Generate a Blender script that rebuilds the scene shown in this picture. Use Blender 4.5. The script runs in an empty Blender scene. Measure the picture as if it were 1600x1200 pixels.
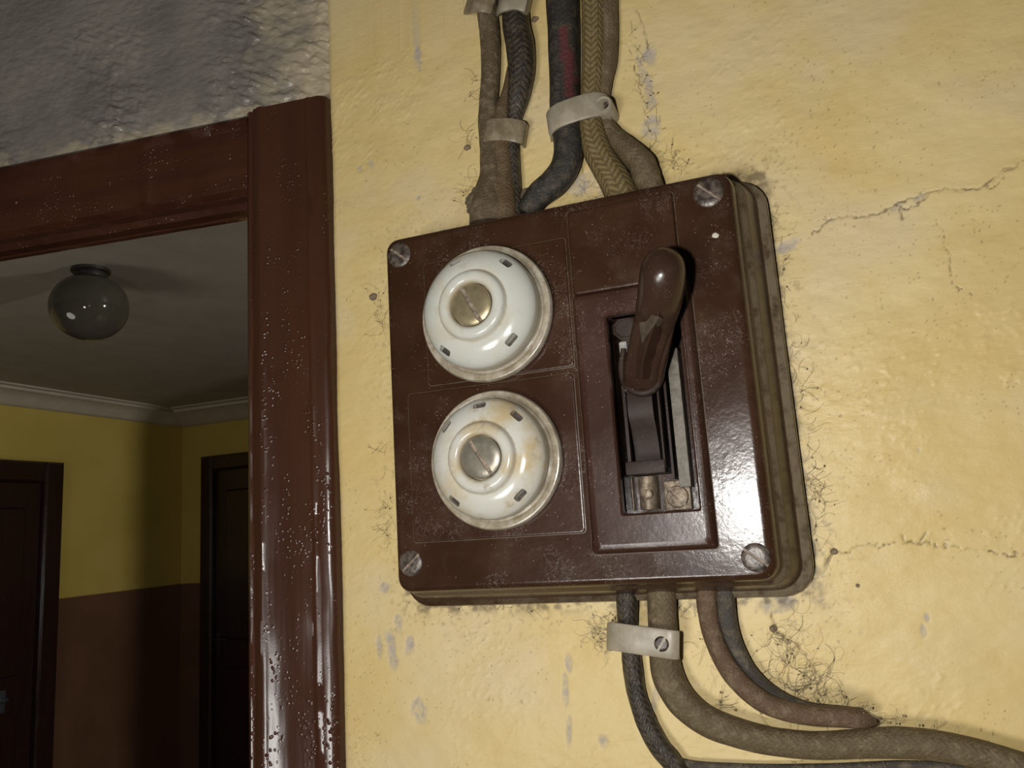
import bpy, bmesh, math, random
import numpy as np
from mathutils import Vector, Matrix, Quaternion

random.seed(7)
SC = bpy.context.scene
COL = SC.collection

# ------------------------------------------------------------------ camera
EYE_H = 1.75                      # camera height above the floor
D = 0.43                          # distance from the lens to the yellow wall (plane Y = 0)
F = 1227.27                       # focal length in pixels of a 1600 px wide frame
AX = np.array([0.9337069, -0.12083266, -0.33703249])   # wall axes seen from the camera
AY = np.array([0.35243106, 0.14423387, 0.92465612])
AZ = np.array([-0.06311715, -0.98213851, 0.17725734])
EYE = np.array([0.0, -D, EYE_H])
cam_data = bpy.data.cameras.new('camera')
cam = bpy.data.objects.new('camera', cam_data)
COL.objects.link(cam)
cam_data.sensor_width = 36.0
cam_data.lens = F / 1600.0 * 36.0
cam_data.clip_start = 0.01
right = Vector((AX[0], AY[0], AZ[0])); down = Vector((AX[1], AY[1], AZ[1])); fwd = Vector((AX[2], AY[2], AZ[2]))
rot = Matrix((right, -down, -fwd)).transposed()
cam.matrix_world = Matrix.Translation(Vector(EYE)) @ rot.to_4x4()
SC.camera = cam

# ------------------------------------------------------------------ world, lights, exposure
SC.view_settings.view_transform = 'Standard'
SC.view_settings.look = 'None'
SC.view_settings.exposure = 0.0
SC.view_settings.gamma = 1.0
SC.view_settings.use_curve_mapping = False
world = bpy.data.worlds.new('world'); SC.world = world; world.use_nodes = True
world.node_tree.nodes['Background'].inputs[0].default_value = (0.9, 0.85, 0.8, 1)
world.node_tree.nodes['Background'].inputs[1].default_value = 0.02


def lamp(name, kind, loc, energy, color=(1, 1, 1), size=0.1, target=None, shape='DISK'):
    d = bpy.data.lights.new(name, kind)
    d.energy = energy; d.color = color
    if kind == 'AREA':
        d.shape = shape; d.size = size
    else:
        d.shadow_soft_size = size
    o = bpy.data.objects.new(name, d); COL.objects.link(o)
    o.location = loc
    if target is not None:
        o.rotation_euler = (Vector(target) - Vector(loc)).to_track_quat('-Z', 'Y').to_euler()
    return o


lamp('phone_flash', 'POINT', (-0.052, -D, EYE_H + 0.004), 5.4, (1.0, 0.97, 0.93), 0.008)
lamp('room_fill', 'AREA', (-0.30, -1.25, EYE_H - 0.43), 7.5, (1.0, 0.97, 0.92), 0.35, (-0.25, 0, EYE_H))  # unseen soft fill added to flatten the flash falloff
lamp('corridor_daylight', 'AREA', (2.0, 1.5, 1.95), 58.0, (1.0, 0.96, 0.86), 0.16, (-4.15, 2.2, 1.8))
lamp('corridor_fill', 'AREA', (-2.6, 0.25, 1.45), 5.0, (1.0, 0.95, 0.85), 0.7, (-3.2, 4.0, 2.2))  # unseen fill added beside the view to lift the corridor's dark side

# ------------------------------------------------------------------ measuring
def ray(px, py):
    r = np.array([px - 800.0, py - 600.0, F]); return np.array([r @ AX, r @ AY, r @ AZ])
def PW(px, py, h=0.0):            # point seen at (px, py) on the plane h metres in front of the yellow wall
    r = ray(px, py); return EYE + r * ((D - h) / r[1])
def PX(px, py, x):                # ... on a plane of constant X
    r = ray(px, py); return EYE + r * (x / r[0])
def PZ(px, py, z):                # ... on a level plane z above the eye
    r = ray(px, py); return EYE + r * (z / r[2])
def mm(px, py, n, h=0.0):         # n pixels there, in metres
    return float(np.linalg.norm(PW(px + 0.7, py + 0.7, h) - PW(px - 0.7, py - 0.7, h)) / 1.98 * n)

# ------------------------------------------------------------------ noise for relief
def vnoise(x, y, seed=0):
    xi = np.floor(x).astype(np.int64); yi = np.floor(y).astype(np.int64)
    fx = x - xi; fy = y - yi
    fx = fx * fx * (3 - 2 * fx); fy = fy * fy * (3 - 2 * fy)
    def hsh(a, b):
        n = (a * 374761393 + b * 668265263 + seed * 1442695041) & 0x7fffffff
        n = ((n ^ (n >> 13)) * 1274126177) & 0x7fffffff
        return ((n ^ (n >> 16)) & 0xffff) / 65535.0
    a = hsh(xi, yi); b = hsh(xi + 1, yi); c = hsh(xi, yi + 1); d = hsh(xi + 1, yi + 1)
    return (a * (1 - fx) + b * fx) * (1 - fy) + (c * (1 - fx) + d * fx) * fy
def fbm(x, y, octaves=4, seed=0):
    s = 0; a = 0.5
    for k in range(octaves):
        s = s + a * vnoise(x * 2 ** k, y * 2 ** k, seed + k * 17); a *= 0.5
    return s / (1 - 0.5 ** octaves)

# ------------------------------------------------------------------ materials
class G:
    def __init__(s, name):
        s.m = bpy.data.materials.new(name); s.m.use_nodes = True
        s.t = s.m.node_tree; s.b = s.t.nodes['Principled BSDF']
        s.c = s.n('ShaderNodeTexCoord')
    def n(s, typ, **kw):
        o = s.t.nodes.new(typ)
        for k, v in kw.items():
            if k.startswith('i_'): s.put(o.inputs[k[2:].replace('_', ' ')], v)
            else: setattr(o, k, v)
        return o
    def put(s, sock, v):
        if isinstance(v, bpy.types.NodeSocket): s.t.links.new(v, sock)
        else:
            if sock.type == 'RGBA' and len(v) == 3: v = (*v, 1)
            sock.default_value = v
    def noise(s, scale, detail=3, rough=0.55, vec=None, dist=0.0):
        o = s.n('ShaderNodeTexNoise'); s.put(o.inputs['Vector'], vec or s.c.outputs['Object'])
        o.inputs['Scale'].default_value = scale; o.inputs['Detail'].default_value = detail
        o.inputs['Roughness'].default_value = rough; o.inputs['Distortion'].default_value = dist
        return o.outputs['Fac']
    def vec(s, sx, sy, sz, src='Object', rot=(0, 0, 0)):
        o = s.n('ShaderNodeMapping'); s.put(o.inputs['Vector'], s.c.outputs[src])
        o.inputs['Scale'].default_value = (sx, sy, sz); o.inputs['Rotation'].default_value = rot
        return o.outputs[0]
    def ramp(s, v, a, b, lo=0.0, hi=1.0):
        o = s.n('ShaderNodeMapRange'); o.interpolation_type = 'SMOOTHSTEP'
        s.put(o.inputs[0], v)
        for i, x in enumerate((a, b, lo, hi)): s.put(o.inputs[i + 1], x)
        return o.outputs[0]
    def mix(s, f, a, b, typ='MIX'):
        o = s.n('ShaderNodeMix', data_type='RGBA', blend_type=typ)
        s.put(o.inputs[0], f); s.put(o.inputs[6], a); s.put(o.inputs[7], b); return o.outputs[2]
    def math(s, op, a, b=0.0, clamp=False):
        o = s.n('ShaderNodeMath', operation=op, use_clamp=clamp); s.put(o.inputs[0], a); s.put(o.inputs[1], b); return o.outputs[0]
    def bump(s, h, strength, dist, prev=None):
        o = s.n('ShaderNodeBump'); s.put(o.inputs['Height'], h); o.inputs['Strength'].default_value = strength
        o.inputs['Distance'].default_value = dist
        if prev is not None: s.put(o.inputs['Normal'], prev)
        return o.outputs[0]
    def attr(s, name):
        o = s.n('ShaderNodeAttribute', attribute_name=name); return o
    def voro(s, scale, vec=None, feature='F1'):
        o = s.n('ShaderNodeTexVoronoi', feature=feature); s.put(o.inputs['Vector'], vec or s.c.outputs['Object'])
        o.inputs['Scale'].default_value = scale; return o
    def out(s, color=None, rough=None, normal=None, **kw):
        if color is not None: s.put(s.b.inputs['Base Color'], color)
        if rough is not None: s.put(s.b.inputs['Roughness'], rough)
        if normal is not None: s.put(s.b.inputs['Normal'], normal)
        for k, v in kw.items(): s.put(s.b.inputs[k.replace('_', ' ')], v)
        return s.m

def m_yellow_wall():
    g = G('yellow_wall_paint'); a = g.attr('paint')
    sep = g.n('ShaderNodeSeparateColor'); g.put(sep.inputs[0], a.outputs['Color'])
    grey, dirt, pale = sep.outputs[0], sep.outputs[1], sep.outputs[2]
    big = g.noise(9, 4, 0.6); mid = g.noise(60, 4, 0.6)
    c = g.mix(g.ramp(big, 0.35, 0.68), (0.56, 0.425, 0.175), (0.60, 0.475, 0.230))
    c = g.mix(g.ramp(mid, 0.50, 0.80, 0, 0.35), c, (0.53, 0.36, 0.115))
    c = g.mix(pale, c, (0.58, 0.47, 0.28))
    c = g.mix(grey, c, (0.36, 0.32, 0.27))
    sp = g.voro(230)
    spn = g.ramp(sp.outputs['Distance'], 0.05, 0.17, 1, 0)
    keep = g.ramp(g.noise(28, 2), 0.56, 0.66)
    dirt2 = g.math('MULTIPLY', spn, keep)
    c = g.mix(g.math('MULTIPLY', dirt2, 0.45), c, (0.17, 0.11, 0.04))
    c = g.mix(dirt, c, (0.075, 0.05, 0.028))
    h1 = g.noise(170, 3, 0.6, g.vec(0.6, 1, 1.3)); h2 = g.noise(620, 2, 0.6)
    nb = g.bump(h1, 0.35, 0.0012); nb = g.bump(h2, 0.22, 0.0004, nb)
    r = g.math('ADD', g.ramp(big, 0.3, 0.7, 0.40, 0.52), g.math('MULTIPLY', grey, 0.3))
    return g.out(c, r, nb, Specular_IOR_Level=0.3)

def m_grey_wall():
    g = G('grey_gloss_wall_paint')
    big = g.noise(14, 4, 0.6); st = g.noise(90, 4, 0.6, g.vec(0.6, 1, 1.6, rot=(0, math.radians(24), 0)))
    c = g.mix(g.ramp(big, 0.3, 0.7), (0.155, 0.140, 0.120), (0.225, 0.202, 0.172))
    c = g.mix(g.ramp(g.attr('paint').outputs['Fac'], 0, 1), c, (0.40, 0.335, 0.225))  # pale corner: smear with a light gradient painted in
    nb = g.bump(st, 0.5, 0.004); nb = g.bump(g.noise(420, 2), 0.2, 0.0006, nb)
    return g.out(c, g.ramp(big, 0.3, 0.7, 0.26, 0.38), nb, Specular_IOR_Level=0.55)

def m_brown_paint(name, base, dark, rough=0.22, drip=0.5, specks=0.5, along=(1, 1, 0.10)):
    g = G(name)
    v = g.vec(*along)
    big = g.noise(45, 3, 0.6, v); fine = g.noise(900, 2, 0.6)
    pim = g.voro(330); pimk = g.ramp(g.noise(60, 3, 0.6, g.vec(*(max(0.3, q) for q in along))), 0.46, 0.60)
    pm = g.math('MULTIPLY', g.ramp(pim.outputs['Distance'], 0.0, 0.42, 1, 0), pimk)
    c = g.mix(g.ramp(big, 0.3, 0.7), dark, base)
    chip = g.ramp(g.noise(70, 3, 0.7), 0.735, 0.75)
    c = g.mix(g.math('MULTIPLY', chip, specks), c, (0.30, 0.24, 0.18))
    nb = g.bump(big, drip, 0.002); nb = g.bump(pm, 0.7, 0.0007, nb); nb = g.bump(fine, 0.08, 0.0003, nb)
    return g.out(c, rough, nb, Specular_IOR_Level=0.5)

def m_bakelite(name='brown_bakelite', base=(0.0290, 0.0128, 0.0066), rough=0.17, dust=1.0, ledge=False):
    g = G(name)
    tone = g.noise(25, 3)
    c = g.mix(g.ramp(tone, 0.3, 0.7), base, tuple(x * 1.35 for x in base))
    film = g.ramp(g.noise(38, 5, 0.7), 0.45, 0.85, 0, 0.10 * dust)
    c = g.mix(film, c, (0.30, 0.24, 0.18))
    sp = g.voro(430); k = g.ramp(g.noise(60, 2), 0.40, 0.60)
    spk = g.math('MULTIPLY', g.ramp(sp.outputs['Distance'], 0.05, 0.13, 1, 0), k)
    # fibres of lint: thin level lines of a stretched, distorted noise
    fz = g.noise(210, 2, 0.5, dist=2.2)
    fib = g.ramp(g.math('ABSOLUTE', g.math('SUBTRACT', fz, 0.5)), 0.0, 0.008, 1, 0)
    fib = g.math('MULTIPLY', fib, g.ramp(g.noise(32, 3), 0.47, 0.62))
    dd = g.math('MAXIMUM', g.math('MULTIPLY', spk, 0.60 * dust), g.math('MULTIPLY', fib, 0.45 * dust))
    c = g.mix(dd, c, (0.42, 0.36, 0.28))
    r = g.math('ADD', g.math('MULTIPLY', dd, 0.4), g.ramp(tone, 0.3, 0.7, rough, rough + 0.07))
    if ledge:      # dust lying on the ledges of the stepped rim
        l = g.attr('ledge').outputs['Fac']
        lay = g.math('MULTIPLY', l, g.ramp(g.noise(120, 4, 0.7), 0.30, 0.60, 0.25, 1.0))
        c = g.mix(lay, c, (0.135, 0.105, 0.062)); r = g.math('ADD', r, g.math('MULTIPLY', lay, 0.6), True)
    nb = g.bump(g.noise(480, 2, 0.6), 0.10, 0.0006); nb = g.bump(g.noise(90, 2), 0.10, 0.0015, nb)
    nb = g.bump(dd, 0.25, 0.0003, nb)
    return g.out(c, r, nb, Specular_IOR_Level=0.36)

def m_porcelain(name, tint, stain):
    g = G(name)
    c = g.mix(g.ramp(g.noise(45, 4, 0.6), 0.42, 0.72, 0, stain), tint, (0.40, 0.30, 0.14))
    c = g.mix(g.ramp(g.noise(95, 4, 0.65), 0.56, 0.74, 0, stain), c, (0.30, 0.25, 0.18))
    a = g.attr('grime').outputs['Fac']
    c = g.mix(a, c, (0.33, 0.24, 0.12))
    sp = g.voro(240); k = g.ramp(g.noise(70, 2), 0.58, 0.64)
    c = g.mix(g.math('MULTIPLY', g.ramp(sp.outputs['Distance'], 0.06, 0.12, 1, 0), k), c, (0.06, 0.05, 0.04))
    return g.out(c, 0.16, g.bump(g.noise(140, 2), 0.06, 0.001), Specular_IOR_Level=0.5)

def m_plain(name, a, b, rough=0.5, scale=150, bump=0.2, metal=0.0, spec=0.5, bd=0.0006):
    g = G(name); n = g.noise(scale, 4, 0.65)
    return g.out(g.mix(g.ramp(n, 0.35, 0.68), a, b), rough, g.bump(g.noise(scale * 2.5, 3), bump, bd), Metallic=metal, Specular_IOR_Level=spec)

def m_braid(name, a, b, dust=(0.23, 0.18, 0.11), turns=6, pitch=700, amount=0.5, rough=0.55, red=False, weave=0.4):
    g = G(name)     # UV: u goes once round, v runs along in metres
    sx = g.n('ShaderNodeSeparateXYZ'); g.put(sx.inputs[0], g.c.outputs['UV'])
    zig = g.math('PINGPONG', g.math('MULTIPLY', sx.outputs[0], float(turns)), 0.5)
    ph = g.math('ADD', g.math('MULTIPLY', sx.outputs[1], float(pitch)), g.math('MULTIPLY', zig, 2.4))
    col = g.math('ABSOLUTE', g.math('SUBTRACT', zig, 0.25))           # creases between the plaits
    w = g.math('SINE', g.math('MULTIPLY', ph, 6.283))
    w = g.math('SUBTRACT', g.math('ADD', g.math('MULTIPLY', w, weave), g.math('MULTIPLY', g.math('SUBTRACT', g.noise(900, 4, 0.75), 0.5), 3.6)), g.math('MULTIPLY', g.ramp(col, 0.17, 0.25), 1.1 * weave))
    h = g.ramp(w, -1.0, 1.0)
    c = g.mix(h, a, b)
    dn = g.noise(170, 4, 0.7)
    c = g.mix(g.ramp(dn, 0.45, 0.72, 0, amount), c, dust)
    fl = g.voro(900); c = g.mix(g.math('MULTIPLY', g.ramp(fl.outputs['Distance'], 0.08, 0.2, 1, 0), g.ramp(g.noise(90, 2), 0.5, 0.62, 0, 0.8)), c, (0.40, 0.33, 0.22))
    if red:
        c = g.mix(g.attr('bare').outputs['Fac'], c, (0.095, 0.024, 0.024))
    nb = g.bump(h, 0.55, 0.0006); nb = g.bump(g.noise(420, 4, 0.7), 0.6, 0.0009, nb)
    return g.out(c, rough, nb, Specular_IOR_Level=0.4)

def m_two_tone():
    g = G('corridor_wall_paint')
    sx = g.n('ShaderNodeSeparateXYZ'); g.put(sx.inputs[0], g.c.outputs['Object'])
    low = g.ramp(sx.outputs[2], DADO - 0.004, DADO + 0.004, 1, 0)
    y = g.mix(g.ramp(g.noise(3, 3), 0.3, 0.7), (0.50, 0.385, 0.085), (0.56, 0.43, 0.11))
    b = g.mix(g.ramp(g.noise(4, 3), 0.3, 0.7), (0.125, 0.062, 0.034), (0.15, 0.075, 0.042))
    return g.out(g.mix(low, y, b), g.ramp(low, 0, 1, 0.5, 0.32), g.bump(g.noise(25, 3), 0.15, 0.004))

DADO = EYE_H - 0.25
MAT = dict(
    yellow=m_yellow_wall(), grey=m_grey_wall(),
    frame=m_brown_paint('brown_door_frame_gloss', (0.054, 0.0205, 0.0108), (0.044, 0.0165, 0.0088), 0.25),
    header=m_brown_paint('brown_door_header_gloss', (0.052, 0.0180, 0.0085), (0.032, 0.0110, 0.006), 0.28, 0.6, 0.6, (0.12, 0.12, 1)),
    far_door=m_brown_paint('dark_brown_far_door_gloss', (0.026, 0.0120, 0.009), (0.020, 0.009, 0.007), 0.22, 0.3, 0.0),
    cover=m_bakelite('brown_bakelite_cover', ledge=True),
    bakelite=m_bakelite('brown_bakelite_panel', (0.0300, 0.0125, 0.0064), 0.22, ledge=True),
    surround=m_bakelite('brown_bakelite_surround', (0.0320, 0.0140, 0.0090), 0.24, ledge=True),
    dark_bakelite=m_bakelite('dark_bakelite_recess', (0.020, 0.0108, 0.0075), 0.55, 0.8),
    lever=m_bakelite('worn_bakelite_lever', (0.026, 0.0135, 0.0085), 0.20, 0.35),
    porcelain=m_porcelain('glazed_white_porcelain', (0.46, 0.465, 0.415), 0.35),
    stained=m_porcelain('stained_white_porcelain', (0.475, 0.47, 0.42), 0.85),
    flange=m_plain('grubby_porcelain_flange', (0.22, 0.185, 0.125), (0.36, 0.32, 0.25), 0.22, 130, 0.1),
    brass=m_plain('dull_brass', (0.24, 0.20, 0.115), (0.32, 0.27, 0.16), 0.35, 120, 0.1, 0.55),
    pewter=m_plain('grey_painted_brass', (0.19, 0.175, 0.135), (0.26, 0.24, 0.19), 0.35, 120, 0.1, 0.5),
    screw=m_plain('dusty_steel_screw', (0.026, 0.016, 0.013), (0.115, 0.092, 0.072), 0.35, 260, 0.4, 0.1),
    worn=m_plain('worn_lit_bakelite', (0.048, 0.035, 0.023), (0.085, 0.066, 0.045), 0.32, 200, 0.2),
    slot=m_plain('dusty_slot', (0.10, 0.075, 0.055), (0.25, 0.20, 0.14), 0.7, 400),
    hole=m_plain('grime_in_hole', (0.035, 0.028, 0.022), (0.075, 0.06, 0.045), 0.8, 300),
    terminal=m_plain('grimy_terminal', (0.12, 0.085, 0.055), (0.30, 0.24, 0.17), 0.5, 260, 0.5, 0.3),
    rail=m_plain('grey_dusty_rail', (0.095, 0.082, 0.062), (0.17, 0.15, 0.115), 0.6, 200, 0.4),
    pale=m_plain('pale_contact_blade', (0.30, 0.30, 0.27), (0.48, 0.47, 0.43), 0.4, 200, 0.2, 0.3),
    clamp=m_plain('cream_plastic_clamp', (0.245, 0.212, 0.150), (0.325, 0.284, 0.212), 0.38, 110, 0.2),
    grimy_clamp=m_plain('grimy_plastic_clamp', (0.15, 0.115, 0.068), (0.25, 0.205, 0.135), 0.42, 150, 0.3),
    brown_cable=m_braid('brown_cloth_cable', (0.085, 0.052, 0.024), (0.125, 0.08, 0.036), weave=0.3, turns=5, pitch=420, amount=0.35),
    dusty_cable=m_braid('dusty_brown_cloth_cable', (0.08, 0.056, 0.029), (0.11, 0.078, 0.042), weave=0.22, turns=5, pitch=420, amount=0.7),
    black_cable=m_braid('black_braided_cable', (0.021, 0.0165, 0.012), (0.046, 0.036, 0.025), weave=0.75, turns=4, pitch=260, amount=0.25, rough=0.35),
    red_cable=m_braid('black_tarred_cable', (0.020, 0.0175, 0.0145), (0.032, 0.028, 0.023), weave=0.25, turns=5, pitch=300, amount=0.25, rough=0.45, red=True),
    olive_cable=m_braid('olive_braided_cable', (0.095, 0.066, 0.023), (0.21, 0.155, 0.065), weave=0.75, turns=5, pitch=250, amount=0.35),
    rust_cable=m_braid('rust_brown_cable', (0.085, 0.050, 0.026), (0.13, 0.078, 0.043), weave=0.25, turns=5, pitch=380, amount=0.6),
    drab_cable=m_braid('drab_brown_cable', (0.085, 0.06, 0.029), (0.13, 0.095, 0.048), weave=0.32, turns=6, pitch=330, amount=0.6),
    grey_cable=m_braid('grey_black_cable', (0.042, 0.036, 0.028), (0.066, 0.057, 0.045), weave=0.25, turns=5, pitch=330, amount=0.45),
    lint=m_plain('dust_lint', (0.080, 0.056, 0.030), (0.15, 0.112, 0.066), 0.9, 500, 0.8),
    web=m_plain('dirty_cobweb', (0.11, 0.08, 0.045), (0.20, 0.15, 0.09), 0.9, 300),
    pale_web=m_plain('pale_cobweb', (0.26, 0.21, 0.14), (0.36, 0.3, 0.22), 0.9, 300),
    putty=m_plain('white_putty', (0.45, 0.40, 0.32), (0.56, 0.52, 0.45), 0.6, 160, 0.5),
    wall2=m_two_tone(),
    ceiling=m_plain('grey_ceiling_paint', (0.31, 0.28, 0.235), (0.35, 0.32, 0.27), 0.6, 6, 0.1, bd=0.003),
    cornice=m_plain('off_white_cornice', (0.50, 0.46, 0.38), (0.56, 0.52, 0.44), 0.6, 8, 0.1),
    floor=m_plain('brown_floor', (0.12, 0.075, 0.045), (0.16, 0.10, 0.06), 0.4, 8, 0.1),
    plaster=m_plain('bare_plaster', (0.35, 0.30, 0.22), (0.42, 0.36, 0.27), 0.8, 20, 0.3),
    globe=m_plain('smoked_glass_globe', (0.055, 0.050, 0.038), (0.066, 0.060, 0.046), 0.07, 8, 0.0),
    mount=m_plain('black_lamp_mount', (0.02, 0.018, 0.016), (0.03, 0.027, 0.023), 0.4, 20, 0.1),
    dim_metal=m_plain('dark_metal_handle', (0.03, 0.027, 0.022), (0.045, 0.04, 0.033), 0.4, 60, 0.0, 0.3),
    chrome=m_plain('blued_steel_handle', (0.28, 0.36, 0.48), (0.34, 0.42, 0.55), 0.2, 60, 0.0, 0.9),
)

MAT['dark_bakelite'].node_tree.nodes['Principled BSDF'].inputs['Specular IOR Level'].default_value = 0.25

# ------------------------------------------------------------------ object helpers
ROOTS = {}
def props(o, label=None, category=None, group=None, kind=None):
    for k, v in (('label', label), ('category', category), ('group', group), ('kind', kind)):
        if v: o[k] = v
    return o
def thing(name, loc, label, category, group=None, kind=None):
    o = bpy.data.objects.new(name, None); COL.objects.link(o); o.location = loc
    o.empty_display_size = 0.02
    return props(o, label, category, group, kind)
def origin(parent):
    p = Vector((0, 0, 0))
    while parent is not None: p += Vector(parent.location); parent = parent.parent
    return p
def mesh_obj(name, bm, mat, parent=None, smooth=35, loc=None, label=None):
    """bm in world coordinates; the object's origin sits at loc (default: the parent's origin)"""
    me = bpy.data.meshes.new(name)
    off = origin(parent)
    here = Vector(loc) if loc is not None else off
    bmesh.ops.translate(bm, verts=bm.verts, vec=-here)
    bmesh.ops.recalc_face_normals(bm, faces=bm.faces)
    bm.to_mesh(me); bm.free()
    if smooth:
        me.shade_smooth(); me.set_sharp_from_angle(angle=math.radians(smooth))
    for m_ in (mat if isinstance(mat, (list, tuple)) else [mat]): me.materials.append(MAT[m_])
    o = bpy.data.objects.new(name, me); COL.objects.link(o)
    o.parent = parent; o.location = here - off
    if label: o['label'] = label
    return o

def add_box(bm, c, s, bevel=0.0, rotm=None, seg=2):
    r = bmesh.ops.create_cube(bm, size=1.0)
    vs = r['verts']
    bmesh.ops.scale(bm, verts=vs, vec=s)
    if bevel:
        es = list({e for v in vs for e in v.link_edges})
        rr = bmesh.ops.bevel(bm, geom=es, offset=bevel, segments=seg, affect='EDGES', profile=0.6)
        vs = list({v for f in rr['faces'] for v in f.verts} | {v for v in vs if v.is_valid})
    if rotm is not None: bmesh.ops.rotate(bm, verts=vs, matrix=rotm, cent=(0, 0, 0))
    bmesh.ops.translate(bm, verts=vs, vec=c)
    return vs

def loops_mesh(bm, loops, cap_start=True, cap_end=True, closed=True):
    rows = [[bm.verts.new(p) for p in lp] for lp in loops]
    n = len(rows[0])
    for a, b in zip(rows, rows[1:]):
        for i in range(n if closed else n - 1):
            j = (i + 1) % n
            bm.faces.new((a[i], a[j], b[j], b[i]))
    if cap_start: bm.faces.new(rows[0][::-1])
    if cap_end: bm.faces.new(rows[-1])
    return rows

def lathe(bm, profile, c, axis='-Y', seg=48):
    """profile [(r, h)]; h grows out of the wall (-Y)"""
    loops = []
    for r, h in profile:
        lp = []
        for i in range(seg):
            t = 2 * math.pi * i / seg
            if axis == '-Y': lp.append((c[0] + r * math.cos(t), c[1] - h, c[2] + r * math.sin(t)))
            else: lp.append((c[0] + r * math.cos(t), c[1] + r * math.sin(t), c[2] + h))
        loops.append(lp)
    return loops_mesh(bm, loops)

def rr_loop(x0, x1, z0, z1, r, y, n=7):
    pts = []
    for cx, cz, a0 in ((x1 - r, z1 - r, 0), (x0 + r, z1 - r, 90), (x0 + r, z0 + r, 180), (x1 - r, z0 + r, 270)):
        for k in range(n):
            a = math.radians(a0 + 90.0 * k / (n - 1))
            pts.append((cx + r * math.cos(a), y, cz + r * math.sin(a)))
    return pts

def catmull(P, R, step=0.0012):
    P = [np.array(p, float) for p in P]
    Q = [2 * P[0] - P[1]] + P + [2 * P[-1] - P[-2]]
    RR = [R[0]] + list(R) + [R[-1]]
    out, rad = [], []
    for i in range(1, len(Q) - 2):
        n = max(2, int(np.linalg.norm(Q[i + 1] - Q[i]) / step))
        for k in range(n):
            t = k / n
            a, b, c, d = Q[i - 1], Q[i], Q[i + 1], Q[i + 2]
            out.append(0.5 * (2 * b + (c - a) * t + (2 * a - 5 * b + 4 * c - d) * t * t + (3 * b - a - 3 * c + d) * t ** 3))
            rad.append(RR[i] * (1 - t) + RR[i + 1] * t)
    out.append(P[-1]); rad.append(R[-1])
    return out, rad

def tube(bm, P, R, seg=16, lump=0.05, seed=0, step=0.0012, uv=True, shape=None):
    pts, rad = catmull(P, R, step)
    lay = bm.loops.layers.uv.verify() if uv else None
    T = [np.array(pts[min(i + 1, len(pts) - 1)]) - np.array(pts[max(i - 1, 0)]) for i in range(len(pts))]
    T = [t / (np.linalg.norm(t) + 1e-12) for t in T]
    nrm = np.cross(T[0], (0.3, 1, 0.1)); nrm /= np.linalg.norm(nrm)
    rows = []; vv = []; run = 0
    for i, (p, r, t) in enumerate(zip(pts, rad, T)):
        nrm = nrm - t * (nrm @ t); nrm /= np.linalg.norm(nrm); b = np.cross(t, nrm)
        if i: run += np.linalg.norm(np.array(p) - np.array(pts[i - 1]))
        row = []
        for k in range(seg):
            a = 2 * math.pi * k / seg
            q = 1 + lump * 2 * (float(fbm(np.array(run * 75 + 7.1 + math.sin(a) * 1.3), np.array(math.cos(a) * 1.6 + 5), 3, seed)) - 0.5)
            row.append(bm.verts.new(np.array(p) + (nrm * math.cos(a) + b * math.sin(a)) * r * q))
        rows.append(row); vv.append(run)
    for i in range(len(rows) - 1):
        for k in range(seg):
            j = (k + 1) % seg
            f = bm.faces.new((rows[i][k], rows[i][j], rows[i + 1][j], rows[i + 1][k]))
            if uv:
                for lp, (u, v) in zip(f.loops, ((k / seg, vv[i]), ((k + 1) / seg, vv[i]), ((k + 1) / seg, vv[i + 1]), (k / seg, vv[i + 1]))):
                    lp[lay].uv = (u, v)
    bm.faces.new(rows[0][::-1]); bm.faces.new(rows[-1])
    return rows

def ribbon(bm, pts, wvec, thick, out=None):
    """a flat strap: path pts, width vector wvec, thickness away from the wall"""
    n = len(pts); pts = [np.array(p, float) for p in pts]; w = np.array(wvec, float)
    loops = []
    for i, p in enumerate(pts):
        t = pts[min(i + 1, n - 1)] - pts[max(i - 1, 0)]; t /= np.linalg.norm(t)
        o = np.cross(w / np.linalg.norm(w), t); o /= np.linalg.norm(o)
        if out is None and o[1] > 0 and abs(t[1]) < 0.9: o = -o
        e = 0.18
        loops.append([p - w / 2, p - w / 2 + o * thick * 0.7, p - w * (0.5 - e * 0.4) + o * thick, p + w * (0.5 - e * 0.4) + o * thick, p + w / 2 + o * thick * 0.7, p + w / 2])
    return loops_mesh(bm, loops)

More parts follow.
